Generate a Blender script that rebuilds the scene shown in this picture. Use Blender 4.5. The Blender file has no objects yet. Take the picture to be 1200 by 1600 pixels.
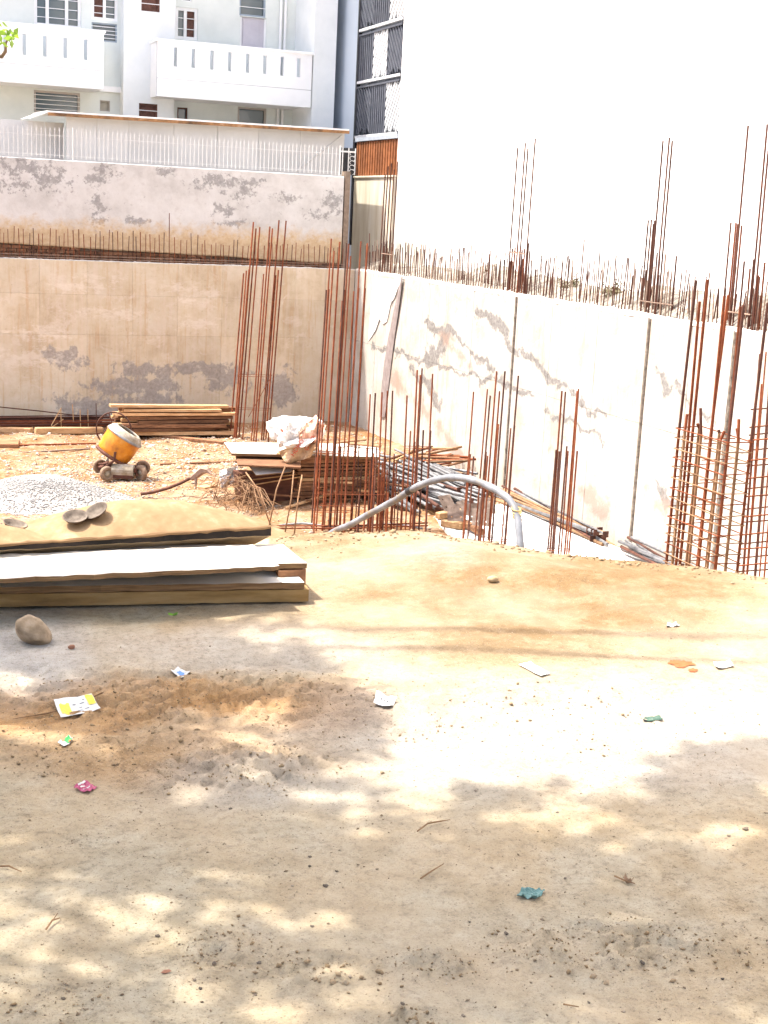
import bpy, math, random
import numpy as np
from mathutils import Vector, Matrix, Quaternion
random.seed(7); RNG = np.random.default_rng(11)
SC = bpy.context.scene
COL = SC.collection
rad = math.radians

# ---------------------------------------------------------------- camera
FPX = 2150.0; PITCH = rad(12.2); ROLL = rad(2.8); YAW = rad(21.8); EYE = np.array([0, 0, 1.55])
FW = np.array([math.sin(YAW)*math.cos(PITCH), math.cos(YAW)*math.cos(PITCH), -math.sin(PITCH)])
R0 = np.array([math.cos(YAW), -math.sin(YAW), 0.0]); U0 = np.cross(R0, FW)
CX = math.cos(ROLL)*R0 + math.sin(ROLL)*U0; CD = math.sin(ROLL)*R0 - math.cos(ROLL)*U0
cam = bpy.data.cameras.new('camera'); cob = bpy.data.objects.new('camera', cam); COL.objects.link(cob)
m3 = Matrix((tuple(CX), tuple(-CD), tuple(-FW))).transposed()
cob.matrix_world = Matrix.Translation(Vector(EYE)) @ m3.to_4x4()
cam.sensor_fit = 'VERTICAL'; cam.sensor_height = 24.0; cam.lens = 24.0*FPX/1600.0
cam.clip_start = 0.05; cam.clip_end = 2000
SC.camera = cob
# ---------------------------------------------------------------- sky, sun, exposure
SUN_EL = rad(62); SUN_AZ = rad(-58)
SUN = np.array([math.sin(SUN_AZ)*math.cos(SUN_EL), math.cos(SUN_AZ)*math.cos(SUN_EL), math.sin(SUN_EL)])
W = bpy.data.worlds.new('World'); SC.world = W; W.use_nodes = True
wn = W.node_tree.nodes; wl = W.node_tree.links
bg = wn['Background']; sky = wn.new('ShaderNodeTexSky'); sky.sky_type = 'NISHITA'; sky.sun_disc = False
sky.sun_elevation = SUN_EL; sky.sun_rotation = SUN_AZ; sky.air_density = 0.75; sky.dust_density = 5.0; sky.ozone_density = 0.4
wl.new(sky.outputs[0], bg.inputs[0]); bg.inputs[1].default_value = 0.15
sl = bpy.data.lights.new('sun', 'SUN'); sl.energy = 2.9; sl.angle = rad(0.55); sl.color = (1.0, 0.95, 0.86)
so = bpy.data.objects.new('sun', sl); COL.objects.link(so)
so.rotation_euler = Vector(SUN).to_track_quat('Z', 'Y').to_euler(); so.location = (0, 0, 30)
SC.render.engine = 'CYCLES'
SC.view_settings.view_transform = 'Standard'; SC.view_settings.look = 'None'
SC.view_settings.exposure = 1.88; SC.view_settings.gamma = 1.0

# ---------------------------------------------------------------- helpers
def ray(x, y): return FW + CX*(x-600)/FPX + CD*(y-800)/FPX
def P(x, y, z=None, X=None, Y=None):
    d = ray(x, y)
    if z is not None: t = (z-EYE[2])/d[2]
    elif X is not None: t = (X-EYE[0])/d[0]
    else: t = (Y-EYE[1])/d[1]
    return EYE + t*d
def PD(x, y, dist):
    d = ray(x, y); return EYE + d*dist
def proj(p):
    d = np.asarray(p)-EYE; w = d @ FW
    return 600+FPX*(d @ CX)/w, 800+FPX*(d @ CD)/w
def rectY(x0, y0, x1, y1, Y):
    xm, ym = (x0+x1)/2, (y0+y1)/2
    return P(x0, ym, Y=Y)[0], P(x1, ym, Y=Y)[0], P(xm, y1, Y=Y)[2], P(xm, y0, Y=Y)[2]   # xa, xb, za, zb

def hash2(ix, iy, s):
    n = (ix*374761393 + iy*668265263 + s*1442695041) & 0x7fffffff
    n = ((n ^ (n >> 13))*1274126177) & 0x7fffffff
    return ((n ^ (n >> 16)) & 0xffff)/65535.0
def vnoise(x, y, s=0):
    x = np.asarray(x, float); y = np.asarray(y, float)
    ix = np.floor(x).astype(np.int64); iy = np.floor(y).astype(np.int64)
    fx = x-ix; fy = y-iy; fx = fx*fx*(3-2*fx); fy = fy*fy*(3-2*fy)
    return (hash2(ix, iy, s)*(1-fx)+hash2(ix+1, iy, s)*fx)*(1-fy)+(hash2(ix, iy+1, s)*(1-fx)+hash2(ix+1, iy+1, s)*fx)*fy
def fbm(x, y, o=4, s=0):
    r = 0; a = .5; t = 0
    for k in range(o): r = r+a*vnoise(x*2**k+17.3*k, y*2**k-9.1*k, s+k); t += a; a *= .5
    return r/t
def sstep(a, b, x):
    t = np.clip((x-a)/(b-a), 0, 1); return t*t*(3-2*t)

# ---- materials
MATS = {}
def newmat(name):
    m = bpy.data.materials.new(name); m.use_nodes = True; MATS[name] = m
    nt = m.node_tree; b = nt.nodes['Principled BSDF']
    return m, nt, nt.nodes, nt.links, b
def mixc(nt, fac, a, b, blend='MIX'):
    n = nt.nodes.new('ShaderNodeMix'); n.data_type = 'RGBA'; n.blend_type = blend
    for k, v in ((0, fac), (6, a), (7, b)):
        if isinstance(v, (tuple, list)): n.inputs[k].default_value = (*v[:3], 1)
        elif isinstance(v, (int, float)): n.inputs[k].default_value = v
        else: nt.links.new(v, n.inputs[k])
    return n.outputs[2]
def ramp(nt, src, stops):
    n = nt.nodes.new('ShaderNodeValToRGB'); e = n.color_ramp.elements
    while len(e) < len(stops): e.new(0.5)
    for k, (p, c) in enumerate(stops):
        e[k].position = p
        e[k].color = (c, c, c, 1) if isinstance(c, (int, float)) else (*c, 1)
    nt.links.new(src, n.inputs[0]); return n.outputs[0]
def noise(nt, vec, scale, detail=5, rough=.6, dist=0):
    n = nt.nodes.new('ShaderNodeTexNoise'); n.inputs['Scale'].default_value = scale; n.inputs['Detail'].default_value = detail
    n.inputs['Roughness'].default_value = rough; n.inputs['Distortion'].default_value = dist
    if vec is not None: nt.links.new(vec, n.inputs['Vector'])
    return n.outputs[0]
def math_(nt, op, a, b=None, clamp=False):
    n = nt.nodes.new('ShaderNodeMath'); n.operation = op; n.use_clamp = clamp
    for k, v in ((0, a), (1, b)):
        if v is None: continue
        if isinstance(v, (int, float)): n.inputs[k].default_value = v
        else: nt.links.new(v, n.inputs[k])
    return n.outputs[0]
def vscale(nt, vec, s):
    n = nt.nodes.new('ShaderNodeVectorMath'); n.operation = 'MULTIPLY'; nt.links.new(vec, n.inputs[0]); n.inputs[1].default_value = s
    return n.outputs[0]
def worldpos(nt): return nt.nodes.new('ShaderNodeNewGeometry').outputs['Position']
def objpos(nt): return nt.nodes.new('ShaderNodeTexCoord').outputs['Object']
def bump(nt, b, h, strength=.4, dist=.02):
    n = nt.nodes.new('ShaderNodeBump'); n.inputs['Strength'].default_value = strength; n.inputs['Distance'].default_value = dist
    nt.links.new(h, n.inputs['Height']); nt.links.new(n.outputs[0], b.inputs['Normal'])
def blobs(nt, vec, lst, nz, amp=.9, edge=(.0, .12)):
    # soft-edged islands: lst of (centre xyz, radii xyz)
    cur = None
    for c, r in lst:
        s = nt.nodes.new('ShaderNodeVectorMath'); s.operation = 'SUBTRACT'; nt.links.new(vec, s.inputs[0]); s.inputs[1].default_value = c
        m = vscale(nt, s.outputs[0], (1/r[0], 1/r[1], 1/r[2]))
        l = nt.nodes.new('ShaderNodeVectorMath'); l.operation = 'LENGTH'; nt.links.new(m, l.inputs[0])
        v = math_(nt, 'SUBTRACT', 1.0, l.outputs['Value'])
        cur = v if cur is None else math_(nt, 'MAXIMUM', cur, v)
    j = math_(nt, 'ADD', cur, math_(nt, 'MULTIPLY', math_(nt, 'SUBTRACT', nz, .5), amp))
    return ramp(nt, j, [(edge[0], 0.0), (edge[1], 1.0)])
def M(name, stops, scale=6, detail=5, rough=.85, bmp=.25, bdist=.01, metal=0, spec=.3, rand=0, stretch=None, obj=False, dist=0, bscale=None):
    m, nt, N, L, b = newmat(name)
    v = objpos(nt) if obj else worldpos(nt)
    if stretch: v = vscale(nt, v, stretch)
    nz = noise(nt, v, scale, detail, .62, dist)
    c = ramp(nt, nz, stops)
    if rand:
        oi = N.new('ShaderNodeObjectInfo'); hs = N.new('ShaderNodeHueSaturation')
        mr = N.new('ShaderNodeMapRange'); L.new(oi.outputs['Random'], mr.inputs[0]); mr.inputs[3].default_value = 1-rand; mr.inputs[4].default_value = 1+rand
        L.new(mr.outputs[0], hs.inputs['Value']); L.new(c, hs.inputs['Color']); c = hs.outputs[0]
    L.new(c, b.inputs['Base Color']); b.inputs['Roughness'].default_value = rough; b.inputs['Metallic'].default_value = metal
    b.inputs['Specular IOR Level'].default_value = spec
    if bmp: bump(nt, b, noise(nt, v, bscale or scale*4, 4), bmp, bdist)
    return m

# ---- mesh building
def rotm(rx=0, ry=0, rz=0): return np.array(Matrix.Rotation(rz, 3, 'Z') @ Matrix.Rotation(ry, 3, 'Y') @ Matrix.Rotation(rx, 3, 'X'))
class MB:
    def __init__(s): s.v = []; s.f = []
    def add(s, vs, fs):
        o = len(s.v); s.v.extend([tuple(map(float, p)) for p in vs]); s.f.extend([tuple(i+o for i in f) for f in fs]); return s
    def box(s, c, d, R=None, ch=0.0):
        hx, hy, hz = d[0]/2, d[1]/2, d[2]/2
        if ch:
            vs = []
            for sx in (-1, 1):
                for sy in (-1, 1):
                    for sz in (-1, 1):
                        vs += [(sx*(hx-ch), sy*(hy-ch), sz*hz), (sx*(hx-ch), sy*hy, sz*(hz-ch)), (sx*hx, sy*(hy-ch), sz*(hz-ch))]
            ix = lambda a, b_, c_, k: 3*((a > 0)*4+(b_ > 0)*2+(c_ > 0))+k
            fs = []
            for q in (-1, 1):
                fs.append([ix(-1, -1, q, 0), ix(1, -1, q, 0), ix(1, 1, q, 0), ix(-1, 1, q, 0)][::q])
                fs.append([ix(-1, q, -1, 1), ix(-1, q, 1, 1), ix(1, q, 1, 1), ix(1, q, -1, 1)][::q])
                fs.append([ix(q, -1, -1, 2), ix(q, 1, -1, 2), ix(q, 1, 1, 2), ix(q, -1, 1, 2)][::q])
            for a in (-1, 1):
                for c_ in (-1, 1):
                    fs.append([ix(-1, a, c_, 0), ix(1, a, c_, 0), ix(1, a, c_, 1), ix(-1, a, c_, 1)][::-a*c_])
                    fs.append([ix(a, -1, c_, 0), ix(a, 1, c_, 0), ix(a, 1, c_, 2), ix(a, -1, c_, 2)][::a*c_])
                    fs.append([ix(a, c_, -1, 1), ix(a, c_, 1, 1), ix(a, c_, 1, 2), ix(a, c_, -1, 2)][::-a*c_])
            for a in (-1, 1):
                for b_ in (-1, 1):
                    for c_ in (-1, 1):
                        fs.append([ix(a, b_, c_, 0), ix(a, b_, c_, 1), ix(a, b_, c_, 2)][::-a*b_*c_])
        else:
            vs = [(x, y, z) for x in (-hx, hx) for y in (-hy, hy) for z in (-hz, hz)]
            fs = [(0, 1, 3, 2), (4, 6, 7, 5), (0, 4, 5, 1), (2, 3, 7, 6), (0, 2, 6, 4), (1, 5, 7, 3)]
        vs = np.array(vs)
        if R is not None: vs = vs @ np.asarray(R).T
        return s.add(vs+np.array(c), fs)
    def tube(s, path, r, n=8, cap=True, closed=False):
        path = [np.array(p, float) for p in path]; k = len(path); rs = r if hasattr(r, '__len__') else [r]*k
        rings = []; up = None
        for i in range(k):
            a = path[(i-1) % k if closed else max(i-1, 0)]; b = path[(i+1) % k if closed else min(i+1, k-1)]
            t = b-a; t = t/(np.linalg.norm(t)+1e-9)
            if up is None:
                up = np.array([0, 0, 1.]) if abs(t[2]) < .9 else np.array([1., 0, 0])
            u = up-t*(up @ t); u /= np.linalg.norm(u)+1e-9; w = np.cross(t, u); up = u
            rings.append([path[i]+rs[i]*(math.cos(2*math.pi*j/n)*u+math.sin(2*math.pi*j/n)*w) for j in range(n)])
        vs = [p for g in rings for p in g]; fs = []
        for i in range(k if closed else k-1):
            i2 = (i+1) % k
            for j in range(n): fs.append((i*n+j, i*n+(j+1) % n, i2*n+(j+1) % n, i2*n+j))
        if cap and not closed: fs += [tuple(range(n))[::-1], tuple((k-1)*n+j for j in range(n))]
        return s.add(vs, fs)
    def lathe(s, prof, n=24, M4=None):
        vs = []; fs = []
        for r, z in prof:
            for j in range(n): vs.append((r*math.cos(2*math.pi*j/n), r*math.sin(2*math.pi*j/n), z))
        for i in range(len(prof)-1):
            for j in range(n): fs.append((i*n+j, i*n+(j+1) % n, (i+1)*n+(j+1) % n, (i+1)*n+j))
        vs = np.array(vs)
        if M4 is not None:
            A = np.array(M4); vs = vs @ A[:3, :3].T+A[:3, 3]
        return s.add(vs, fs)
    def grid(s, f, nu, nv):
        vs = [f(i/nu, j/nv) for j in range(nv+1) for i in range(nu+1)]
        fs = [(j*(nu+1)+i, j*(nu+1)+i+1, (j+1)*(nu+1)+i+1, (j+1)*(nu+1)+i) for j in range(nv) for i in range(nu)]
        return s.add(vs, fs)
    def prism(s, poly, z0, z1):
        k = len(poly); vs = [(x, y, z0) for x, y in poly]+[(x, y, z1) for x, y in poly]
        fs = [tuple(range(k))[::-1], tuple(range(k, 2*k))]+[(i, (i+1) % k, k+(i+1) % k, k+i) for i in range(k)]
        return s.add(vs, fs)
    def mesh(s, name, mat, org=(0, 0, 0), smooth=False):
        me = bpy.data.meshes.new(name); v = np.array(s.v)-np.array(org)
        me.from_pydata(v.tolist(), [], s.f); me.update()
        if smooth: me.polygons.foreach_set('use_smooth', [True]*len(me.polygons))
        if mat: me.materials.append(mat)
        return me
def npmesh(name, v, f, mat, smooth=True):
    me = bpy.data.meshes.new(name); v = np.asarray(v, np.float32); f = np.asarray(f, np.int32); k = f.shape[1]
    me.vertices.add(len(v)); me.vertices.foreach_set('co', v.ravel())
    me.loops.add(f.size); me.loops.foreach_set('vertex_index', f.ravel())
    me.polygons.add(len(f)); me.polygons.foreach_set('loop_start', np.arange(0, f.size, k, dtype=np.int32))
    me.polygons.foreach_set('loop_total', np.full(len(f), k, np.int32))
    me.update(calc_edges=True); me.validate()
    if smooth: me.polygons.foreach_set('use_smooth', [True]*len(me.polygons))
    me.materials.append(mat); return me
def link(name, data, parent=None, loc=(0, 0, 0)):
    o = bpy.data.objects.new(name, data); COL.objects.link(o); o.location = tuple(map(float, loc))
    if parent is not None: o.parent = parent
    return o
def tag(o, label=None, cat=None, group=None, kind=None):
    if label: o['label'] = label
    if cat: o['category'] = cat
    if group: o['group'] = group
    if kind: o['kind'] = kind
    return o
def thing(name, label, cat, loc, group=None, rz=0):
    o = link(name, None, None, loc); o.rotation_euler = (0, 0, rz); o.empty_display_size = .1
    return tag(o, label, cat, group)
def org(T):
    if T is None: return np.zeros(3)
    o = np.array(T.location)
    return o
def part(name, mb, mat, T, smooth=False, sub=False):
    # world-coordinate mesh builder under an unrotated thing (or under a part of it)
    top = T
    base = np.zeros(3)
    while top is not None: base = base+np.array(top.location); top = top.parent
    return link(name, mb.mesh(name, mat, base, smooth), T)
def lpart(name, mb, mat, T, smooth=False): return link(name, mb.mesh(name, mat, (0, 0, 0), smooth), T)   # thing-local builder
def solo(name, mb, mat, label, cat, group=None, smooth=False, kind=None, o=None):
    v = np.array(mb.v); c = o if o is not None else np.array([*(v[:, :2].min(0)+v[:, :2].max(0))/2, v[:, 2].min()])
    ob = link(name, mb.mesh(name, mat, c, smooth), None, c); return tag(ob, label, cat, group, kind)
CYL = {}
def cyl(mat, n=6):
    k = (mat.name, n)
    if k not in CYL:
        CYL[k] = MB().tube([(0, 0, 0), (0, 0, 1)], 1.0, n).mesh('bar_mesh', mat, smooth=False)
        for p in CYL[k].polygons: p.use_smooth = len(p.vertices) == 4
    return CYL[k]
def bar(T, p0, p1, r, mat, name='bar', n=6):
    p0 = Vector(p0); p1 = Vector(p1); d = p1-p0
    o = link(name, cyl(mat, n), T); o.rotation_mode = 'QUATERNION'; o.rotation_quaternion = d.to_track_quat('Z', 'Y')
    o.scale = (r, r, d.length)
    base = Vector(T.location) if T is not None else Vector((0, 0, 0))
    if T is not None and T.parent is not None: base = base+Vector(T.parent.location)
    o.location = p0-base; return o
BOXM = {}
def ubox(mat, ch=0):
    k = (mat.name, ch)
    if k not in BOXM: BOXM[k] = MB().box((0, 0, 0), (1, 1, 1)).mesh('box_mesh', mat)
    return BOXM[k]
def boxpart(name, T, c, d, mat, R=None):
    o = link(name, ubox(mat), T); base = Vector((0, 0, 0)); t = T
    while t is not None: base += Vector(t.location); t = t.parent
    o.location = Vector(c)-base; o.scale = d
    if R is not None: o.rotation_mode = 'QUATERNION'; o.rotation_quaternion = Matrix(R).to_quaternion()
    return o

# ---------------------------------------------------------------- key planes of the place
XR, YB, ZF, ZT = 12.72, 34.70, -4.0, 0.07      # right wall plane, back wall plane, pit floor, wall top
XW = 13.9                                       # white neighbour wall plane
U = random.uniform
def BW(x, y): return P(x, y, Y=YB)
def RW(x, y): return P(x, y, X=XR)

# ---- materials list
rust = M('rusted_steel', [(.25, (.085, .02, .009)), (.5, (.17, .045, .016)), (.75, (.27, .085, .032))], 9, 6, .8, .3, .003, 0.15, .3, .25)
rust_dark = M('dark_rusted_steel', [(.3, (.045, .022, .018)), (.7, (.13, .05, .03))], 9, 6, .75, .3, .003, .2, .3, .3)
rust_tan = M('weathered_cage_steel', [(.3, (.13, .07, .035)), (.6, (.24, .14, .075)), (.8, (.33, .22, .13))], 8, 6, .8, .3, .003, .1, .3, .25)
rust_pale = M('dusty_thin_steel', [(.3, (.16, .10, .07)), (.7, (.30, .22, .17))], 8, 5, .85, .2, .003, 0, .3, .35)
steel_grey = M('dull_grey_steel', [(.3, (.14, .145, .15)), (.7, (.34, .34, .34))], 7, 5, .5, .2, .003, .3, .4, .3)
ply_edge = M('plywood_edge', [(.3, (.10, .055, .025)), (.6, (.22, .13, .06)), (.8, (.33, .22, .12))], 3, 6, .85, .3, .004, rand=.15, stretch=(2, 2, 60))
ply_top = M('dusty_plywood_face', [(.22, (.27, .20, .13)), (.33, (.46, .42, .36)), (.5, (.56, .52, .46)), (.8, (.64, .61, .56))], 3.5, 7, .85, .15, .004, rand=.06)
timber = M('pale_timber', [(.3, (.36, .20, .09)), (.55, (.52, .33, .17)), (.8, (.62, .46, .28))], 2.5, 6, .8, .25, .004, rand=.25, stretch=(1.5, 6, 9))
timber_dark = M('old_brown_timber', [(.3, (.10, .045, .022)), (.6, (.24, .12, .06)), (.8, (.34, .2, .11))], 3, 6, .85, .3, .004, rand=.3, stretch=(1.5, 6, 9))
white_paint = M('white_wall_paint', [(.3, (.72, .75, .74)), (.7, (.82, .84, .83))], 1.2, 6, .7, .1, .004)
white_trim = M('white_trim_paint', [(.3, (.83, .83, .82)), (.7, (.89, .89, .88))], 2, 5, .6, .05, .003)
black_gap = M('black_metal', [(.3, (.012, .012, .014)), (.7, (.03, .03, .034))], 5, 4, .5, .1, .003)

def m_ground():
    m, nt, N, L, b = newmat('trodden_dirt')
    v = worldpos(nt)
    at = N.new('ShaderNodeAttribute'); at.attribute_name = 'zone'
    sp = N.new('ShaderNodeSeparateColor'); L.new(at.outputs['Color'], sp.inputs[0])
    big = noise(nt, v, 1.3, 6, .6); mid = noise(nt, v, 7, 9, .74); fine = noise(nt, v, 42, 7, .78); grit = noise(nt, v, 190, 3, .75)
    soft = noise(nt, v, 2.6, 4, .55)
    dust = mixc(nt, ramp(nt, soft, [(.40, 0.0), (.60, .85)]), ramp(nt, mid, [(.3, (.28, .228, .15)), (.5, (.38, .32, .225)), (.72, (.455, .40, .30))]), ramp(nt, mid, [(.3, (.31, .225, .125)), (.5, (.405, .31, .19)), (.72, (.47, .38, .26))]))
    rustsoil = ramp(nt, mid, [(.28, (.21, .095, .026)), (.5, (.33, .17, .055)), (.72, (.42, .25, .105))])
    sand = ramp(nt, mid, [(.28, (.14, .086, .038)), (.5, (.19, .123, .060)), (.66, (.26, .19, .112)), (.80, (.40, .34, .25))])
    ash_glare = ramp(nt, mid, [(.3, (.26, .25, .24)), (.7, (.40, .39, .375))])  # grey cement soil, also used to whiten the sunlit path
    pitc = ramp(nt, mid, [(.3, (.15, .062, .024)), (.48, (.215, .105, .044)), (.62, (.29, .18, .10)), (.75, (.42, .35, .28))])
    c = mixc(nt, sp.outputs[0], dust, sand)
    c = mixc(nt, at.outputs['Alpha'], c, rustsoil)
    c = mixc(nt, sp.outputs[1], c, ash_glare)
    c = mixc(nt, sp.outputs[2], c, pitc)
    c = mixc(nt, ramp(nt, fine, [(.33, .8), (.5, 0.0)]), c, mixc(nt, .6, c, (.08, .055, .035)))
    c = mixc(nt, ramp(nt, grit, [(.60, 0.0), (.70, .55)]), c, (.5, .44, .36))
    c = mixc(nt, ramp(nt, grit, [(.32, .85), (.40, 0.0)]), c, (.07, .048, .03))
    c = mixc(nt, ramp(nt, big, [(.45, 0.0), (.62, .5)]), c, mixc(nt, .6, c, (.44, .385, .30)))
    L.new(c, b.inputs['Base Color']); b.inputs['Roughness'].default_value = .95; b.inputs['Specular IOR Level'].default_value = .1
    h = math_(nt, 'ADD', math_(nt, 'MULTIPLY', mid, .9), math_(nt, 'ADD', math_(nt, 'MULTIPLY', fine, .5), math_(nt, 'MULTIPLY', grit, .15)))
    bump(nt, b, h, .8, .016); return m
g_dirt = m_ground()

# ---------------------------------------------------------------- ground
EDGE = np.array([(-60, 8.5), (-3, 6.2), (.4, 5.85), (1.5, 5.92), (2.05, 6.2), (2.6, 6.18), (3.16, 5.60), (3.95, 4.94), (4.6, 4.35), (7, 2.6), (13.2, -3.5)])
def yedge(x): return np.interp(x, EDGE[:, 0], EDGE[:, 1]) + .20*(fbm(np.asarray(x)*2.2, np.asarray(x)*0+3.3, 5, 5)-.5)
def Hn(x, y):
    x = np.asarray(x, float); y = np.asarray(y, float)
    s = (y-yedge(x))*.80
    z = .045*(fbm(x*.9, y*.9, 3, 1)-.5)+.018*(fbm(x*5, y*5, 3, 9)-.5)
    z = z+.055*np.exp(-((s+.55)/.45)**2)*(0.4+1.2*fbm(x*.8, y*.8, 2, 21))*sstep(1.9, 2.6, x)   # low lip of heaped sand
    z = z-sstep(.0, .35, s)*.30-sstep(.1, 2.6, s)*(abs(ZF)-.30)
    return z
def zone_px(px, py, cx, cy, rx, ry): return np.exp(-(((px-cx)/rx)**2+((py-cy)/ry)**2)**2)
CLODS = [(280, 1085, 330, 45, .9), (150, 1150, 260, 60, .45), (450, 1075, 90, 25, 1.0), (700, 1110, 230, 50, .4), (900, 1130, 300, 60, .25), (370, 1195, 180, 40, .8), (940, 1470, 190, 45, .7),
         (680, 1500, 90, 30, .6), (500, 1510, 120, 30, .55), (340, 1480, 90, 40, .5), (60, 1560, 120, 40, .3), (1150, 1480, 120, 50, .3), (640, 1590, 60, 20, .8)]
def clodden(px, py): 
    r = np.zeros_like(px)
    for cx, cy, rx, ry, a in CLODS: r = np.maximum(r, a*zone_px(px, py, cx, cy, rx, ry))
    return r
def gpix(x, y):
    d = np.stack([x, y, np.zeros_like(x)], -1)-EYE; w = np.maximum(d @ FW, .2)
    return 600+FPX*(d @ CX)/w, 800+FPX*(d @ CD)/w
def build_ground():
    xs = np.concatenate([np.linspace(-60, -4, 15)[:-1], np.linspace(-4, -.2, 40)[:-1], np.arange(-.2, 4.6, .0145), np.linspace(4.6, 13.0, 70)])
    ys = np.concatenate([np.linspace(-40, .5, 14)[:-1], np.linspace(.5, 1.7, 20)[:-1], np.arange(1.7, 6.9, .0145), np.linspace(6.92, 10, 30)[:-1], np.linspace(10, 34.9, 150)])
    Xg, Yg = np.meshgrid(xs, ys); Z = Hn(Xg, Yg)
    px, py = gpix(Xg, Yg)
    near = (Xg > -.3) & (Xg < 4.7) & (Yg > 1.6) & (Yg < 6.9)
    s = (Yg-yedge(Xg))*.8
    cd = clodden(px, py)*near
    rough = fbm(Xg*30, Yg*38, 3, 31)
    Z = Z+np.where(near, .024*cd*(sstep(.45, .60, rough)-.3)+.016*cd*np.abs(fbm(Xg*48, Yg*48, 2, 47)-.5)*2+.006*(fbm(Xg*30, Yg*30, 2, 41)-.5), 0)
    # foot-worn hollows and the cut edge between sand and path
    cut = np.exp(-((py-(1052+.03*(px-600)+18*np.sin(px/90)))/9)**2)*near*((px > -50) & (px < 560))
    Z = Z-.02*cut
    pit = sstep(1.2, 2.6, s)
    Z = Z+pit*(.16*(fbm(Xg*.7, Yg*.7, 3, 61)-.5)+.10*(fbm(Xg*3, Yg*3, 3, 66)-.5))
    nz = fbm(Xg*3, Yg*3, 4, 71)-.5
    R = zone_px(px+60*nz, py+60*nz, 870, 930, 480, 118)*1.0
    AL = np.maximum(zone_px(px, py+70*nz, 160, 1100, 440, 50)*.95, zone_px(px, py+80*nz, 210, 1165, 300, 55)*.55)
    AL = np.maximum(AL, zone_px(px, py+40*nz, 640, 1085, 140, 22)*.6)
    R = np.maximum(R, zone_px(px, py, 700, 1105, 300, 40)*.3)
    R = np.maximum(R, ((py < 880) & (px > 420))*.9)
    G = zone_px(px+50*nz, py+50*nz, 30, 1020, 130, 65)*.9
    G = np.maximum(G, zone_px(px+50*nz, py+30*nz, 330, 1010, 260, 38)*.45)
    G = np.maximum(G, zone_px(px, py+40*nz, 680, 880, 70, 30)*.25)
    G = np.maximum(G, zone_px(px+80*nz, py+60*nz, 420, 1215, 200, 45)*.4)
    G = np.maximum(G, zone_px(px+120*nz, py+60*nz, 860, 1150, 430, 90)*.55)  # pale path: sun glare put into the soil colour
    B = pit
    v = np.stack([Xg, Yg, Z], -1).reshape(-1, 3); ny, nx = Xg.shape
    I = np.arange(nx*ny).reshape(ny, nx)
    f = np.stack([I[:-1, :-1], I[:-1, 1:], I[1:, 1:], I[1:, :-1]], -1).reshape(-1, 4)
    me = npmesh('ground', v, f, g_dirt)
    at = me.color_attributes.new('zone', 'FLOAT_COLOR', 'POINT')
    at.data.foreach_set('color', np.stack([np.clip(R, 0, 1), np.clip(G, 0, 1), B, np.clip(AL*near, 0, 1)], -1).astype(np.float32).ravel())
    tag(link('ground', me), kind='structure')
build_ground()
mb = MB()
for (a, b_, c, d) in ((-60, 120, YB+.3, 160), (XR+.3, 120, -40, YB+.3)):
    mb.add([(a, c, -.06), (b_, c, -.06), (b_, d, -.06), (a, d, -.06)], [(0, 1, 2, 3)])
    for t in ((a, c),): pass
soil = M('pale_soil', [(.3, (.25, .19, .13)), (.7, (.4, .33, .25))], 3, 6, .95, .4, .02)
tag(link('neighbour_ground', mb.mesh('neighbour_ground', soil)), kind='structure')

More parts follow.
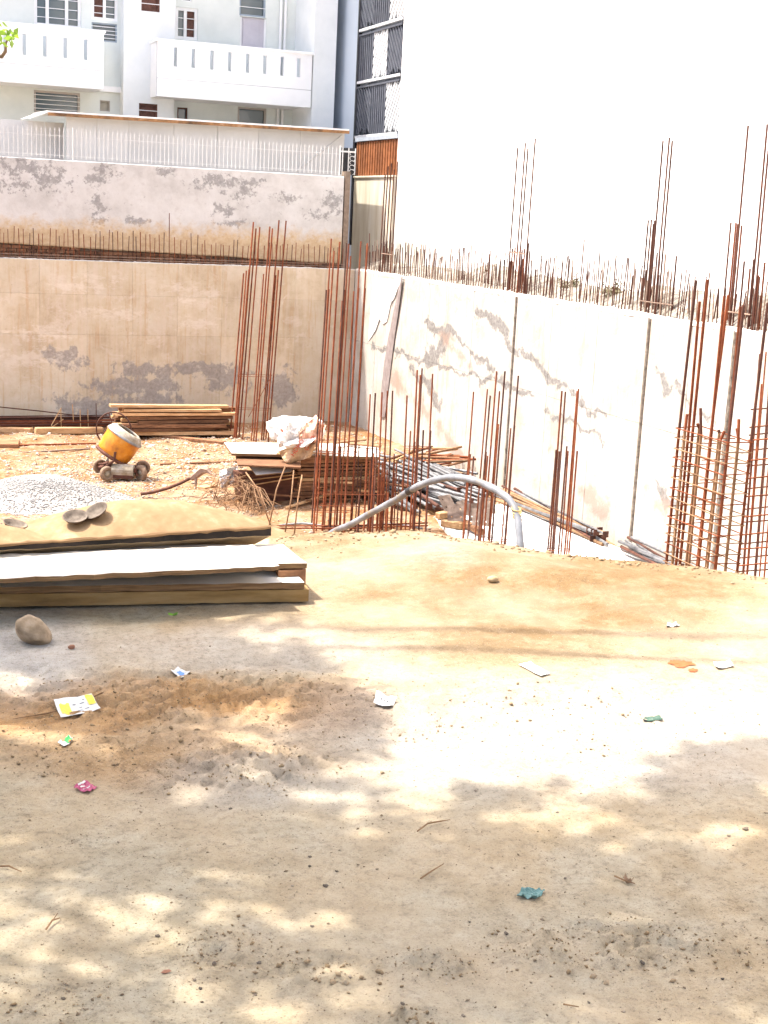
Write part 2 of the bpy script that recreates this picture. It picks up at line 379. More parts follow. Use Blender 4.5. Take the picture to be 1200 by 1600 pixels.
# ---------------------------------------------------------------- retaining walls
def m_backwall():
    m, nt, N, L, b = newmat('tan_retaining_concrete'); v = worldpos(nt)
    n1 = noise(nt, v, 1.6, 7, .65); st = noise(nt, vscale(nt, v, (4.5, 1, .28)), 2.2, 5, .6); n3 = noise(nt, v, 14, 5, .65)
    c = ramp(nt, n1, [(.3, (.45, .36, .245)), (.5, (.55, .465, .335)), (.7, (.60, .54, .43))])
    c = mixc(nt, ramp(nt, st, [(.5, 0.0), (.68, .55)]), c, (.61, .51, .41))
    c = mixc(nt, ramp(nt, st, [(.32, .5), (.45, 0.0)]), c, (.47, .29, .155))
    g = []
    for (x, y, rx, ry) in ((230, 578, 62, 12), (205, 605, 75, 15), (130, 632, 45, 18), (240, 622, 50, 14), (350, 590, 48, 22), (100, 560, 30, 18), (180, 640, 60, 12), (440, 608, 26, 34), (300, 575, 40, 10)):
        p = BW(x, y); g.append((tuple(p), (rx*.0176, 3, ry*.0176)))
    nz = noise(nt, vscale(nt, v, (1, 1, .8)), 3.2, 7, .68)
    c = mixc(nt, math_(nt, 'MULTIPLY', blobs(nt, v, g, nz, 4.2, (.05, .35)), .85), c, ramp(nt, n3, [(.3, (.235, .21, .19)), (.7, (.36, .33, .30))]))
    w = []
    for (x, y, rx, ry) in ((120, 450, 45, 8), (150, 435, 30, 7), (170, 490, 50, 8), (285, 450, 30, 7), (300, 470, 26, 8), (310, 505, 35, 9), (325, 460, 22, 6), (60, 520, 40, 10), (40, 560, 50, 14)):
        p = BW(x, y); w.append((tuple(p), (rx*.0176, 3, ry*.0176)))
    nz2 = noise(nt, vscale(nt, v, (1, 1, 2)), 5, 6, .7)
    c = mixc(nt, math_(nt, 'MULTIPLY', blobs(nt, v, w, nz2, 6.5, (.0, .9)), .6), c, (.68, .61, .52))
    c = mixc(nt, ramp(nt, noise(nt, vscale(nt, v, (1, 1, 1.4)), 1.9, 9, .72, .8), [(.54, 0.0), (.66, .6)]), c, (.64, .56, .47))
    c = mixc(nt, ramp(nt, n3, [(.28, .35), (.4, 0.0)]), c, (.28, .2, .14))
    oi = N.new('ShaderNodeObjectInfo'); hs = N.new('ShaderNodeHueSaturation'); mr = N.new('ShaderNodeMapRange')
    L.new(oi.outputs['Random'], mr.inputs[0]); mr.inputs[3].default_value = .93; mr.inputs[4].default_value = 1.06
    L.new(mr.outputs[0], hs.inputs['Value']); L.new(c, hs.inputs['Color'])
    L.new(hs.outputs[0], b.inputs['Base Color']); b.inputs['Roughness'].default_value = .9; b.inputs['Specular IOR Level'].default_value = .2
    bump(nt, b, math_(nt, 'ADD', n3, n1), .35, .02); return m
conc_tan = m_backwall()
conc_dark = M('joint_concrete', [(.3, (.16, .12, .09)), (.7, (.27, .21, .16))], 8, 5, .95, .4, .01)

zc0 = RW(640, 556)[2]
def m_rightwall():
    m, nt, N, L, b = newmat('pale_retaining_concrete'); v = worldpos(nt)
    n1 = noise(nt, v, 1.1, 7, .65); st = noise(nt, vscale(nt, v, (1, 4.5, .3)), 2.0, 5, .6); n3 = noise(nt, v, 12, 5, .65)
    c = ramp(nt, n1, [(.3, (.34, .305, .25)), (.5, (.42, .395, .355)), (.7, (.47, .455, .43))])
    c = mixc(nt, ramp(nt, st, [(.54, 0.0), (.7, .6)]), c, (.36, .285, .20))
    c = mixc(nt, ramp(nt, noise(nt, vscale(nt, v, (1, 1, 1.6)), 2.3, 9, .75, .6), [(.56, 0.0), (.66, .55)]), c, (.27, .245, .22))
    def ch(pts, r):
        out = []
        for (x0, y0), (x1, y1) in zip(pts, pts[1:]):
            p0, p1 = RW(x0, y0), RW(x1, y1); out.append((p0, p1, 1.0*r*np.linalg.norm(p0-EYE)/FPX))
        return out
    def segs(lst, nz, amp, edge):
        cur = None
        wn_ = N.new('ShaderNodeTexNoise'); wn_.inputs['Scale'].default_value = 1.6; wn_.inputs['Detail'].default_value = 6; wn_.inputs['Roughness'].default_value = .65; L.new(v, wn_.inputs['Vector'])
        def vm(op, a_, b2):
            n = N.new('ShaderNodeVectorMath'); n.operation = op
            for k_, q_ in ((0, a_), (1, b2)):
                if hasattr(q_, 'is_linked'): L.new(q_, n.inputs[k_])
                else: n.inputs[k_].default_value = tuple(map(float, q_))
            return n
        vw = vm('ADD', v, vm('MULTIPLY', vm('SUBTRACT', wn_.outputs['Color'], (.5, .5, .5)).outputs[0], (0, 1.1, .9)).outputs[0]).outputs[0]
        nz = math_(nt, 'ADD', math_(nt, 'MULTIPLY', nz, .5), math_(nt, 'MULTIPLY', noise(nt, v, .9, 5, .6), .5))
        for p0, p1, r in lst:
            d = p1-p0; rel = vm('SUBTRACT', vw, p0).outputs[0]
            t = math_(nt, 'MULTIPLY', vm('DOT_PRODUCT', rel, d/(d @ d)).outputs['Value'], 1.0, True)
            sc_ = N.new('ShaderNodeVectorMath'); sc_.operation = 'SCALE'; sc_.inputs[0].default_value = tuple(map(float, d)); L.new(t, sc_.inputs['Scale'])
            dd = vm('SUBTRACT', rel, sc_.outputs[0]).outputs[0]
            l = N.new('ShaderNodeVectorMath'); l.operation = 'LENGTH'; L.new(dd, l.inputs[0])
            val = math_(nt, 'SUBTRACT', 1.0, math_(nt, 'DIVIDE', l.outputs['Value'], float(r)))
            cur = val if cur is None else math_(nt, 'MAXIMUM', cur, val)
        j = math_(nt, 'ADD', cur, math_(nt, 'MULTIPLY', math_(nt, 'SUBTRACT', nz, .5), amp))
        return ramp(nt, j, [(edge[0], 0.0), (edge[1], 1.0)])
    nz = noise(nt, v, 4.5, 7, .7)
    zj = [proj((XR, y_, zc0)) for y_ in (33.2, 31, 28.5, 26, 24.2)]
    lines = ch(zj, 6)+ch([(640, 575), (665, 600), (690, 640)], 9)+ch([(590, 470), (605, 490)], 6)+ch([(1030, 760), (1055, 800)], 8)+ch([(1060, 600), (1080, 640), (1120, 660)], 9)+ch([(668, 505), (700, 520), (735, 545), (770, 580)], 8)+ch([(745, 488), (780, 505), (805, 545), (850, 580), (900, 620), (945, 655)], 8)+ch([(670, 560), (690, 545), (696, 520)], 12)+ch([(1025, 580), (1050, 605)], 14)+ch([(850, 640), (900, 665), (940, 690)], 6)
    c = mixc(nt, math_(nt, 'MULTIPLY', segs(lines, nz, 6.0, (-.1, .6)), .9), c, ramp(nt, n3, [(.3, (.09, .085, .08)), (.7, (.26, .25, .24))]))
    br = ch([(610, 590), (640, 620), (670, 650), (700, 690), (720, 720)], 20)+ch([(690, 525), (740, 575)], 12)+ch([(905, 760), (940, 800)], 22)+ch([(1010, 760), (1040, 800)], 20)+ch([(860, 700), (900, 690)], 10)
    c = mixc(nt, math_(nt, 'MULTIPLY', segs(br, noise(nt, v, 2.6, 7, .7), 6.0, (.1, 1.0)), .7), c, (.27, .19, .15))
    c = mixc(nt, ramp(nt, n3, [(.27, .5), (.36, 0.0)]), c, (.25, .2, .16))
    L.new(c, b.inputs['Base Color']); b.inputs['Roughness'].default_value = .9; b.inputs['Specular IOR Level'].default_value = .2
    bump(nt, b, math_(nt, 'ADD', n3, n1), .4, .02); return m
conc_pale = m_rightwall()

bwT = thing('retaining_wall', 'tan concrete retaining wall at the back of the pit with grey damp patches', 'wall', (6, YB+.15, ZF))
part('wall_core', MB().box(((XR+.3-6)/2, YB+.165, (ZF-.4+ZT-.01)/2), (XR+.3+6, .27, ZT-.01-ZF+.4)), conc_dark, bwT)
xj = [-6, -4.2, -2.9, -1.7, -.5, .7, 1.9, 3.15]+[BW(x, 460)[0] for x in (62, 136, 207, 278, 347, 408, 462, 508)]+[XR-.003]
zr = [ZT, BW(200, 462)[2], BW(200, 524)[2], ZF-.3]
for i in range(len(xj)-1):
    for k in range(3):
        mb = MB().box(((xj[i]+xj[i+1])/2, YB+.016+U(0, .004), (zr[k]+zr[k+1])/2), (xj[i+1]-xj[i]-.003, .032, zr[k]-zr[k+1]-.003), ch=.0015)
        part('concrete_panel', mb, conc_tan, bwT)
# crumbly mortar edge along the top of the wall
def ragged(T, p0, p1, n, h, th, mat, name, nrm):
    p0 = np.array(p0); p1 = np.array(p1); q = MB(); vs = []
    for i in range(n+1):
        p = p0+(p1-p0)*i/n; hh = h*(.35+.9*fbm(np.array([i*.21]), np.array([3.3]), 3, 5)[0])+U(-.01, .01); t = th*(.7+U(0, .6))
        vs += [p-nrm*t-np.array([0, 0, .03]), p-nrm*t*.8+np.array([0, 0, hh*.7]), p+nrm*.02+np.array([0, 0, hh]), p+nrm*.28+np.array([0, 0, .01])]
    fs = [(i*4+k, (i+1)*4+k, (i+1)*4+k+1, i*4+k+1) for i in range(n) for k in range(3)]
    return part(name, q.add(vs, fs), mat, T, smooth=False)
mortar = M('crumbled_white_mortar', [(.3, (.42, .38, .33)), (.7, (.68, .66, .62))], 9, 6, .95, .6, .02)
ragged(bwT, (-6, YB+.05, ZT), (XR, YB+.05, ZT), 260, .03, .035, mortar, 'mortar_edge', np.array([0, 1., 0]))
x = 2.2
while x < 12.4:
    h = U(.58, .78)*(.85 if x > 8.6 else 1); px = proj((x, YB, ZT))[0]
    if 262 < px < 292 and random.random() < .5: h = 1.25
    y = YB+.16+U(-.03, .05)
    bar(bwT, (x, y, ZT-.05), (x+U(-.03, .03), y+U(-.02, .02), ZT+h), U(.0085, .0115), rust if random.random() < .65 else rust_dark, 'starter_bar')
    x += U(.085, .15)
for z in (.05, .11): bar(bwT, (2, YB+.12, ZT+z), (12.5, YB+.12, ZT+z+.02), .007, rust_pale, 'tie_rod')

rwT = thing('retaining_wall', 'pale sunlit concrete retaining wall along the right side of the pit', 'wall', (XR+.15, 20, ZF))
part('wall_core', MB().box((XR+.165, (YB-1+-6)/2+.45, (ZF-.4+ZT-.01)/2), (.27, YB+6-.1, ZT-.01-ZF+.4)), conc_dark, rwT)
yj = [YB-.02]+[RW(x, 560)[1] for x in (585, 665, 735)]+[RW(801, 560)[1], RW(858, 560)[1], RW(930, 560)[1], RW(1010, 560)[1], RW(1078, 560)[1], RW(1146, 560)[1]]+[14.6, 13.2, 11.8, 10, 8, 5, 2, -2, -6]
grooves = {4, 7, 9}
zc = RW(640, 556)[2]
for i in range(len(yj)-1):
    a = yj[i]-(.055 if i in grooves else .006); b_ = yj[i+1]+(.055 if (i+1) in grooves else .006)
    for k, (zt, zb) in enumerate(((ZT, zc+.003), (zc-.003, ZF-.3))):
        ny = 10; nzv = 6; ye = np.linspace(b_, a, ny+1); ze = np.linspace(zb, zt, nzv+1)
        q = MB().grid(lambda u, w: (XR+.004*(fbm(np.array([u*3+i]), np.array([w*3+k]), 2, 3)[0]-.5)+(0.03 if 0 else 0), b_+(a-b_)*u, zb+(zt-zb)*w+(.015*(vnoise(np.array([u*7+i*7]), np.array([1.5]), 2)[0]-.5) if (w == 0 and k == 0) or (w == 1 and k == 1) else 0)), ny, nzv)
        nb = len(q.v)
        q.add([(XR+.035, b_, zb), (XR+.035, a, zb), (XR+.035, a, zt), (XR+.035, b_, zt)], [])
        c00, c10, c11, c01 = 0, ny, (ny+1)*nzv+ny, (ny+1)*nzv
        q.f += [(c00, c01, nb+3, nb), (c10, nb+1, nb+2, c11), (c01, c11, nb+2, nb+3), (c00, nb, nb+1, c10)]
        q.f = [tuple(reversed(t)) for t in q.f]
        part('concrete_panel', q, conc_pale, rwT)
for i in grooves:
    y = yj[i]
    # rough raked joint with a pipe-like seal in it
    q = MB().tube([(XR+.012+U(-.006, .006), y+U(-.008, .008), z) for z in np.linspace(ZF, ZT-.02, 40)], [.032+U(-.006, .010) for _ in range(40)], 7)
    part('joint_filler', q, M('joint_filler_%d' % i, [(.3, (.09, .075, .06)), (.7, (.24, .2, .16))], 14, 5, .95, .6, .01), rwT)
ragged(rwT, (XR+.05, 6, ZT), (XR+.05, YB, ZT), 420, .06, .05, mortar, 'mortar_edge', np.array([1., 0, 0]))
y = 10.0; row = []
while y < YB-.4:
    for xo in ((.08, .22) if random.random() < .75 else (.08,)):
        h = U(.5, .85)+(.25 if random.random() < .1 else 0)
        if RW(880, 450)[1] > y > RW(985, 450)[1]: h += .12
        r = U(.009, .0125)
        bar(rwT, (XR+xo, y+U(-.04, .04), ZT-.05), (XR+xo+U(-.03, .03), y+U(-.05, .05), ZT+h), r, rust_dark if random.random() < .7 else rust_pale, 'starter_bar')
    y += U(.095, .15)
# tapered grey strip in the shape and colour of a shadow on this wall
shadow_grey = M('mauve_grey_shadow', [(.3, (.20, .165, .16)), (.7, (.31, .27, .26))], 6, 5, .6, .3, .01)
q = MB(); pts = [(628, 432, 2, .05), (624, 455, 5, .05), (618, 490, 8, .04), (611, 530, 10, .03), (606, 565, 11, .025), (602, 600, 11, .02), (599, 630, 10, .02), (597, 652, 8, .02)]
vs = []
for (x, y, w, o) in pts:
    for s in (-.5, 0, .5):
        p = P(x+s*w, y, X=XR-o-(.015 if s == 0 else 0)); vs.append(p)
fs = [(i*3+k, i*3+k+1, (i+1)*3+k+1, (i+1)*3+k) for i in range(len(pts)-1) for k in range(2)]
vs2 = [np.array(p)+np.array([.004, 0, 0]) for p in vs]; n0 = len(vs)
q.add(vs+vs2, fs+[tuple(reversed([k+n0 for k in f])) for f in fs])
solo('shadow_strip', q, shadow_grey, 'long narrow grey strip standing for a shadow down the pale right wall near the corner', 'shadow strip')
q = MB(); vs = []
cols = 8; rows = 8
def sheetpt(u, w):
    x = 583+(630-583)*u+(-8*w); y = 434+4*u+w*105*(1-.0*u)
    y = 434+4*u+w*(105*(1-max(0, u-.6)*1.5)-38*vnoise(np.array([u*5.3]), np.array([2.2]), 4)[0]-25*u)
    return P(x, y, X=XR-.012-.012*abs(math.sin(u*5+w*3))-(.02 if u > .95 else 0))
q.grid(sheetpt, cols, rows)
solo('plastic_sheet', q, M('white_plastic', [(.3, (.62, .62, .62)), (.7, (.75, .75, .74))], 5, 4, .45, .3, .01), 'white plastic sheet hung over the top of the right wall near the corner', 'plastic sheet')
part('printed_mark', MB().tube([np.array(P(610, 468, X=XR-.05))+.045*np.array([0, math.cos(a), math.sin(a)]) for a in np.linspace(0, 2*math.pi, 16)[:-1]], .008, 5, closed=True), M('blue_print', [(.3, (.1, .15, .35)), (.7, (.15, .2, .4))]), bpy.data.objects['plastic_sheet'])
ragp = MB()

# ---------------------------------------------------------------- old plastered boundary wall, bricks, railing
def m_oldwall():
    m, nt, N, L, b = newmat('peeling_plaster'); v = worldpos(nt)
    n1 = noise(nt, v, 1.2, 7, .65); n3 = noise(nt, v, 9, 6, .7); n2 = noise(nt, v, 3.2, 8, .72)
    c = ramp(nt, n1, [(.3, (.42, .405, .385)), (.5, (.54, .53, .51)), (.7, (.61, .605, .59))])
    c = mixc(nt, ramp(nt, n2, [(.58, 0.0), (.66, .55)]), c, (.42, .39, .38))
    g = []
    for (x, y, rx, ry) in ((45, 262, 50, 16), (80, 285, 30, 16), (165, 268, 24, 12), (150, 280, 20, 9), (265, 268, 16, 9), (345, 285, 40, 14), (385, 300, 22, 16), (390, 285, 30, 8), (30, 290, 30, 12), (525, 318, 20, 18), (155, 320, 14, 20), (355, 330, 18, 14), (450, 310, 24, 8), (500, 335, 24, 8), (160, 345, 18, 8), (370, 350, 26, 8), (215, 345, 20, 6)):
        p = P(x, y, Y=YB+.1); g.append((tuple(p), (rx*.0178, 3, ry*.0178)))
    nz = noise(nt, v, 4.2, 10, .80)
    c = mixc(nt, math_(nt, 'MULTIPLY', blobs(nt, v, g, nz, 7.5, (.25, .55)), .8), c, ramp(nt, n3, [(.3, (.17, .165, .165)), (.7, (.34, .33, .32))]))
    sep = N.new('ShaderNodeSeparateXYZ'); L.new(v, sep.inputs[0])
    low = math_(nt, 'ADD', math_(nt, 'MULTIPLY', sep.outputs[2], -1.0), math_(nt, 'MULTIPLY', n2, 1.1))
    c = mixc(nt, ramp(nt, math_(nt, 'ADD', low, 1.0, True), [(.42, 0.0), (.78, .85)]), c, ramp(nt, n3, [(.3, (.42, .27, .12)), (.7, (.58, .45, .28))]))
    c = mixc(nt, ramp(nt, n3, [(.3, .5), (.38, 0.0)]), c, (.26, .24, .23))
    L.new(c, b.inputs['Base Color']); b.inputs['Roughness'].default_value = .92; b.inputs['Specular IOR Level'].default_value = .15
    bump(nt, b, math_(nt, 'ADD', n3, n2), .5, .02); return m
plaster = m_oldwall()
XE = 12.42
oldT = thing('boundary_wall', 'old boundary wall with peeling cream plaster above the tan retaining wall', 'wall', (5, YB+.5, 0))
def wb(x): return .42-.23*np.clip((x-3.6)/8.8, -.5, 1)+.05*(fbm(np.array([x*1.3]), np.array([.5]), 3, 8)[0]-.5)
q = MB(); nx = 160
vs = []
for i in range(nx+1):
    x = -6+(XE+6)*i/nx; zb = wb(x)
    for (yy, zz) in ((YB+.52, zb), (YB+.33, zb+.01), (YB+.31, zb+.04), (YB+.315, (zb+2.4)/2), (YB+.32, 2.445), (YB+.34, 2.465), (YB+.52, 2.47)): vs.append((x, yy+.012*(fbm(np.array([x*2]), np.array([zz*2]), 2, 4)[0]-.5), zz))
k = 7
fs = [(i*k+j, (i+1)*k+j, (i+1)*k+j+1, i*k+j+1) for i in range(nx) for j in range(k-1)]
fs.append(tuple(nx*k+j for j in range(k)))
part('plaster_face', q.add(vs, fs), plaster, oldT, smooth=False)
brickm = M('old_red_brick', [(.3, (.10, .05, .03)), (.55, (.20, .10, .055)), (.75, (.30, .19, .12))], 10, 6, .95, .5, .01, rand=.35)
part('footing', MB().box(((XE-6)/2, YB+.50, .15), (XE+6, .10, .62)), conc_dark, oldT)
for r in range(5):
    x = 3.0+(.115 if r % 2 else 0)
    while x < XE-.24:
        z = -.02+.082*r+.04
        if z+.04 < wb(x)+.02:
            o = boxpart('brick', oldT, (x+.11, YB+.40+U(-.012, .02), z), (.218, .10, .068), brickm)
        x += .235

fence_m = M('white_railing_paint', [(.3, (.56, .56, .55)), (.7, (.66, .66, .65))], 10, 4, .6, .1, .003)
fT = thing('picket_railing', 'white metal picket railing along the top of the old plaster wall', 'railing', (6, YB+.42, 2.47))
x0 = 2.6; n = 0
pk = MB().box((0, 0, .33), (.016, .012, .66)).add([(-.018, -.008, .66), (.018, -.008, .66), (0, 0, .74), (0, .008, .66)], [(0, 1, 2), (1, 3, 2), (3, 0, 2)]).mesh('picket', fence_m)
x = x0
while x < 12.35:
    o = link('picket', pk, fT, (x-6+U(-.006, .006), 0, .03+U(-.01, .01))); o.rotation_euler = (0, U(-.012, .012), 0); x += .108
for z in (.10, .56): boxpart('rail', fT, ((x0+12.35)/2, YB+.44, 2.47+z), (12.35-x0, .012, .018), fence_m)
for x in (2.6, 5.42, 12.33): boxpart('post', fT, (x, YB+.45, 2.86), (.03, .03, .78), fence_m)

# ---------------------------------------------------------------- sheet-metal shed behind the railing
sheet_m = M('grey_sheet_metal', [(.3, (.52, .52, .51)), (.7, (.60, .60, .59))], 1.5, 5, .6, .08, .01, rand=.05)
YS = 36.6
sT = thing('storage_shed', 'long grey sheet metal shed with a sloping rusty-edged roof behind the railing', 'shed', (9, YS, 0))
xs = [P(x, 220, Y=YS)[0] for x in (103, 152, 202, 272, 340, 405, 470, 538)]
for i in range(len(xs)-1):
    ztop = P((103+538)/2, 193, Y=YS)[2]
    zt = 3.93
    boxpart('sheet_panel', sT, ((xs[i]+xs[i+1])/2, YS, 1.7+.1), (xs[i+1]-xs[i]-.012, .03, 4.0+.1), sheet_m)
    if i: boxpart('cover_strip', sT, (xs[i], YS-.022, 1.8), (.03, .014, 4.0), sheet_m)
xl = [P(x, 220, Y=YS+.5)[0] for x in (-120, -60, 0, 35, 70, 100)]
zt0 = P(50, 189, Y=YS+.5)[2]
for i in range(len(xl)-1): boxpart('low_panel', sT, ((xl[i]+xl[i+1])/2, YS+.5, zt0/2), (xl[i+1]-xl[i]-.01, .03, zt0), sheet_m)
pa = P(75, 174, Y=YS-.35); pb = P(543, 203, Y=YS-.35)
rz0, rz1 = pa[2], pb[2]
q = MB(); vs = []
for (x, zz) in ((pa[0], rz0), (pb[0]+.05, rz1)):
    vs += [(x, YS-.35, zz-.03), (x, YS-.35, zz+.02), (x, YS+2.6, zz+.10), (x, YS+2.6, zz+.05)]
part('roof', q.add(vs, [(0, 3, 2, 1), (4, 5, 6, 7), (1, 2, 6, 5), (0, 1, 5, 4), (0, 4, 7, 3), (3, 7, 6, 2)]), white_trim, sT)
part('roof_edge', MB().add([(pa[0], YS-.372, rz0-.10), (pb[0]+.05, YS-.372, rz1-.10), (pb[0]+.05, YS-.372, rz1-.022), (pa[0], YS-.372, rz0-.022), (pa[0], YS-.352, rz0-.10), (pb[0]+.05, YS-.352, rz1-.10), (pb[0]+.05, YS-.352, rz1-.022), (pa[0], YS-.352, rz0-.022)], [(0, 1, 2, 3), (7, 6, 5, 4), (0, 4, 5, 1), (3, 2, 6, 7), (1, 5, 6, 2), (0, 3, 7, 4)]), M('rusty_roof_edge', [(.35, (.10, .06, .035)), (.6, (.34, .18, .08)), (.8, (.5, .4, .3))], 3, 5, .9, .2, .004), sT)
for ob in [o for o in sT.children if o.name.startswith(('sheet_panel', 'cover_strip'))]:
    xx = ob.location.x+9; ztop = rz0+(rz1-rz0)*(xx-pa[0])/(pb[0]-pa[0])-.02
    zb = 1.2; ob.location.z = (ztop+zb)/2; ob.scale.z = ztop-zb
bar(sT, P(462, 268, Y=YS-.03), P(534, 212, Y=YS-.03), .012, fence_m, 'brace')
# left overhang of the roof
pe = P(48, 184, Y=YS-.35)
part('roof_hip', MB().add([(pe[0], YS-.34, pe[2]-.02), (pa[0], YS-.34, rz0-.03), (pa[0], YS-.34, rz0+.015), (pe[0], YS-.34, pe[2]+.015), (pe[0], YS+1.8, pe[2]+.06), (pa[0], YS+1.8, rz0+.06)], [(0, 1, 2, 3), (3, 2, 5, 4), (0, 4, 5, 1)]), white_trim, sT)

# ---------------------------------------------------------------- white apartment building
YA = 42.3
glass_m, nt, N, L, b = newmat('dark_window_glass'); b.inputs['Base Color'].default_value = (.10, .13, .14, 1); b.inputs['Roughness'].default_value = .08; b.inputs['Specular IOR Level'].default_value = .6
bronze = M('brown_window_frame', [(.3, (.08, .035, .025)), (.7, (.16, .07, .05))], 8, 4, .6, .1, .003)
lilac = M('lilac_door_paint', [(.3, (.52, .49, .54)), (.7, (.6, .57, .61))], 3, 4, .6, .05, .003)
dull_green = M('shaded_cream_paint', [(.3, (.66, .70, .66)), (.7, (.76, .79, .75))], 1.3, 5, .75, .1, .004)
aT = thing('apartment_building', 'white apartment block with two slotted balconies behind the old wall', 'building', (9, YA, 0))
def wall_holes(name, Y, x0, x1, z0, z1, holes, mat, T, depth=.16):
    q = MB(); xs = sorted({x0, x1, *[h[0] for h in holes], *[h[1] for h in holes]}); zs = sorted({z0, z1, *[h[2] for h in holes], *[h[3] for h in holes]})
    xs = [x for x in xs if x0 <= x <= x1]; zs = [z for z in zs if z0 <= z <= z1]
    for a, b_ in zip(xs, xs[1:]):
        for c, d in zip(zs, zs[1:]):
            mx, mz = (a+b_)/2, (c+d)/2
            if any(h[0] < mx < h[1] and h[2] < mz < h[3] for h in holes): continue
            q.add([(a, Y, c), (b_, Y, c), (b_, Y, d), (a, Y, d)], [(0, 1, 2, 3)])
    for (a, b_, c, d) in holes:
        e = Y+depth
        q.add([(a, Y, c), (b_, Y, c), (b_, Y, d), (a, Y, d), (a, e, c), (b_, e, c), (b_, e, d), (a, e, d)], [(0, 4, 5, 1), (1, 5, 6, 2), (2, 6, 7, 3), (3, 7, 4, 0)])
    return part(name, q, mat, T)
def window(T, r, Y, panes, fm, pm, fw=.05, bars=0, name='window', label=None):
    a, b_, c, d = r; q = MB(); y = Y+.07
    q.box(((a+b_)/2, y, d-fw/2), (b_-a, .06, fw)); q.box(((a+b_)/2, y, c+fw/2), (b_-a, .06, fw))
    n = len(panes); t = np.cumsum([0]+list(panes))/sum(panes)
    for k in range(n+1):
        x = a+(b_-a)*t[k]; x = min(max(x, a+fw/2), b_-fw/2); q.box((x, y, (c+d)/2), (fw, .058, d-c-2*fw-.002))
    w = part(name, q, fm, T)
    if label: w['label'] = label
    for k in range(n):
        x0 = a+(b_-a)*t[k]; x1 = a+(b_-a)*t[k+1]
        part('pane', MB().box(((x0+x1)/2, Y+.13, (c+d)/2), (x1-x0-.004, .012, d-c-.004)), pm[k % len(pm)], w)
    for k in range(bars):
        z = c+(d-c)*(k+1)/(bars+1)
        part('guard_bar', MB().box(((a+b_)/2, Y+.025, z), (b_-a-.002, .014, .018)), white_trim, w)
    return w
H = lambda x0, y0, x1, y1, Y=YA: rectY(x0, y0, x1, y1, Y)
# wing behind the left balcony, pier, wing behind the right balcony
XA = P(193, 90, Y=YA-.5)[0]; XB = P(273, 90, Y=YA-.5)[0]; XC = P(460, 90, Y=YA)[0]
wl_ = [H(53, -60, 127, 43), H(143, -12, 184, 32), H(143, 36, 183, 65), H(53, 143, 125, 178), H(156, 157, 172, 174)]
wl_ = [(a, b_, c, d) for (a, b_, c, d) in wl_]
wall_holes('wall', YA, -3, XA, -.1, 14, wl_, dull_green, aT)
window(aT, wl_[0], YA, (1.1, 1.6, 1.2), white_trim, [glass_m], .09, 6)
window(aT, wl_[1], YA, (1, 1), white_trim, [bronze, glass_m], .08, 3)
window(aT, wl_[2], YA, (1,), M('grey_blue_frame', [(.3, (.3, .36, .42)), (.7, (.36, .42, .48))]), [glass_m], .04, 4)
window(aT, wl_[3], YA, (1,), M('beige_frame', [(.3, (.45, .4, .36)), (.7, (.5, .46, .42))]), [glass_m], .06, 4)
window(aT, wl_[4], YA, (1,), MATS['beige_frame'], [M('frosted_pane', [(.3, (.42, .38, .3)), (.7, (.5, .46, .38))])], .03)
YP = YA-.5
ph = [H(221, -30, 250, 18, YP), H(217, 162, 246, 205, YP)]
wall_holes('pier', YP, XA, XB, -.1, 14, ph, white_paint, aT)
part('pier_side', MB().add([(XA, YP, -.1), (XA, YA, -.1), (XA, YA, 14), (XA, YP, 14)], [(0, 1, 2, 3)]).add([(XB, YP, -.1), (XB, YA, -.1), (XB, YA, 14), (XB, YP, 14)], [(3, 2, 1, 0)]), white_paint, aT)
for h in ph: window(aT, h, YP, (1,), bronze, [bronze, ], .05, 3)
wr_ = [H(274, 12, 309, 62), H(284, -40, 300, 2), H(375, -60, 416, 26), H(375, 27, 416, 78), H(277, 168, 293, 195), H(371, 168, 416, 215)]
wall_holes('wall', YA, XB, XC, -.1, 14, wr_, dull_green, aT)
window(aT, wr_[0], YA, (1, 1.2), white_trim, [glass_m, bronze], .09, 2)
window(aT, wr_[1], YA, (1,), white_trim, [glass_m], .03)
window(aT, wr_[2], YA, (1,), MATS['grey_blue_frame'], [glass_m], .05, 5)
a, b_, c, d = wr_[3]
dr = part('door', MB().box(((a+b_)/2, YA+.10, (c+d)/2), (b_-a-.01, .05, d-c-.01)), lilac, aT)
part('door_panel', MB().box(((a+b_)/2-.05, YA+.065, (c+d)/2), ((b_-a)*.62, .02, (d-c)*.86), ch=.006), lilac, dr)
part('door_frame', MB().box((a+.03, YA+.06, (c+d)/2), (.06, .05, d-c-.02)).box((b_-.03, YA+.06, (c+d)/2), (.06, .05, d-c-.02)), white_trim, dr)
window(aT, wr_[4], YA, (1,), bronze, [glass_m], .04)
window(aT, wr_[5], YA, (1,), MATS['beige_frame'], [glass_m], .06)
# end pier with the inner cheek of the recess
XD = P(490, 90, Y=YA-1.5)[0]; XD2 = P(512, 100, Y=YA-1.5)[0]+.25
part('end_pier', MB().add([(XC, YA, -.1), (XD, YA-1.5, -.1), (XD, YA-1.5, 14), (XC, YA, 14)], [(3, 2, 1, 0)]).add([(XD, YA-1.5, -.1), (XD2, YA-1.5, -.1), (XD2, YA-1.5, 14), (XD, YA-1.5, 14)], [(0, 1, 2, 3)]).add([(XD2, YA-1.5, -.1), (XD2, YA+6, -.1), (XD2, YA+6, 14), (XD2, YA-1.5, 14)], [(0, 1, 2, 3)]), white_paint, aT)
part('roof_slab', MB().box(((XD2-3)/2, YA+3, 14.05), (XD2+3, 8, .1)), white_paint, aT)
for x in (440, 447): bar(aT, P(x, -10, Y=YA-.06), np.array(P(x, -10, Y=YA-.06))*[1, 1, 0]+[0, 0, 2.2], .045, white_trim, 'drain_pipe', 8)
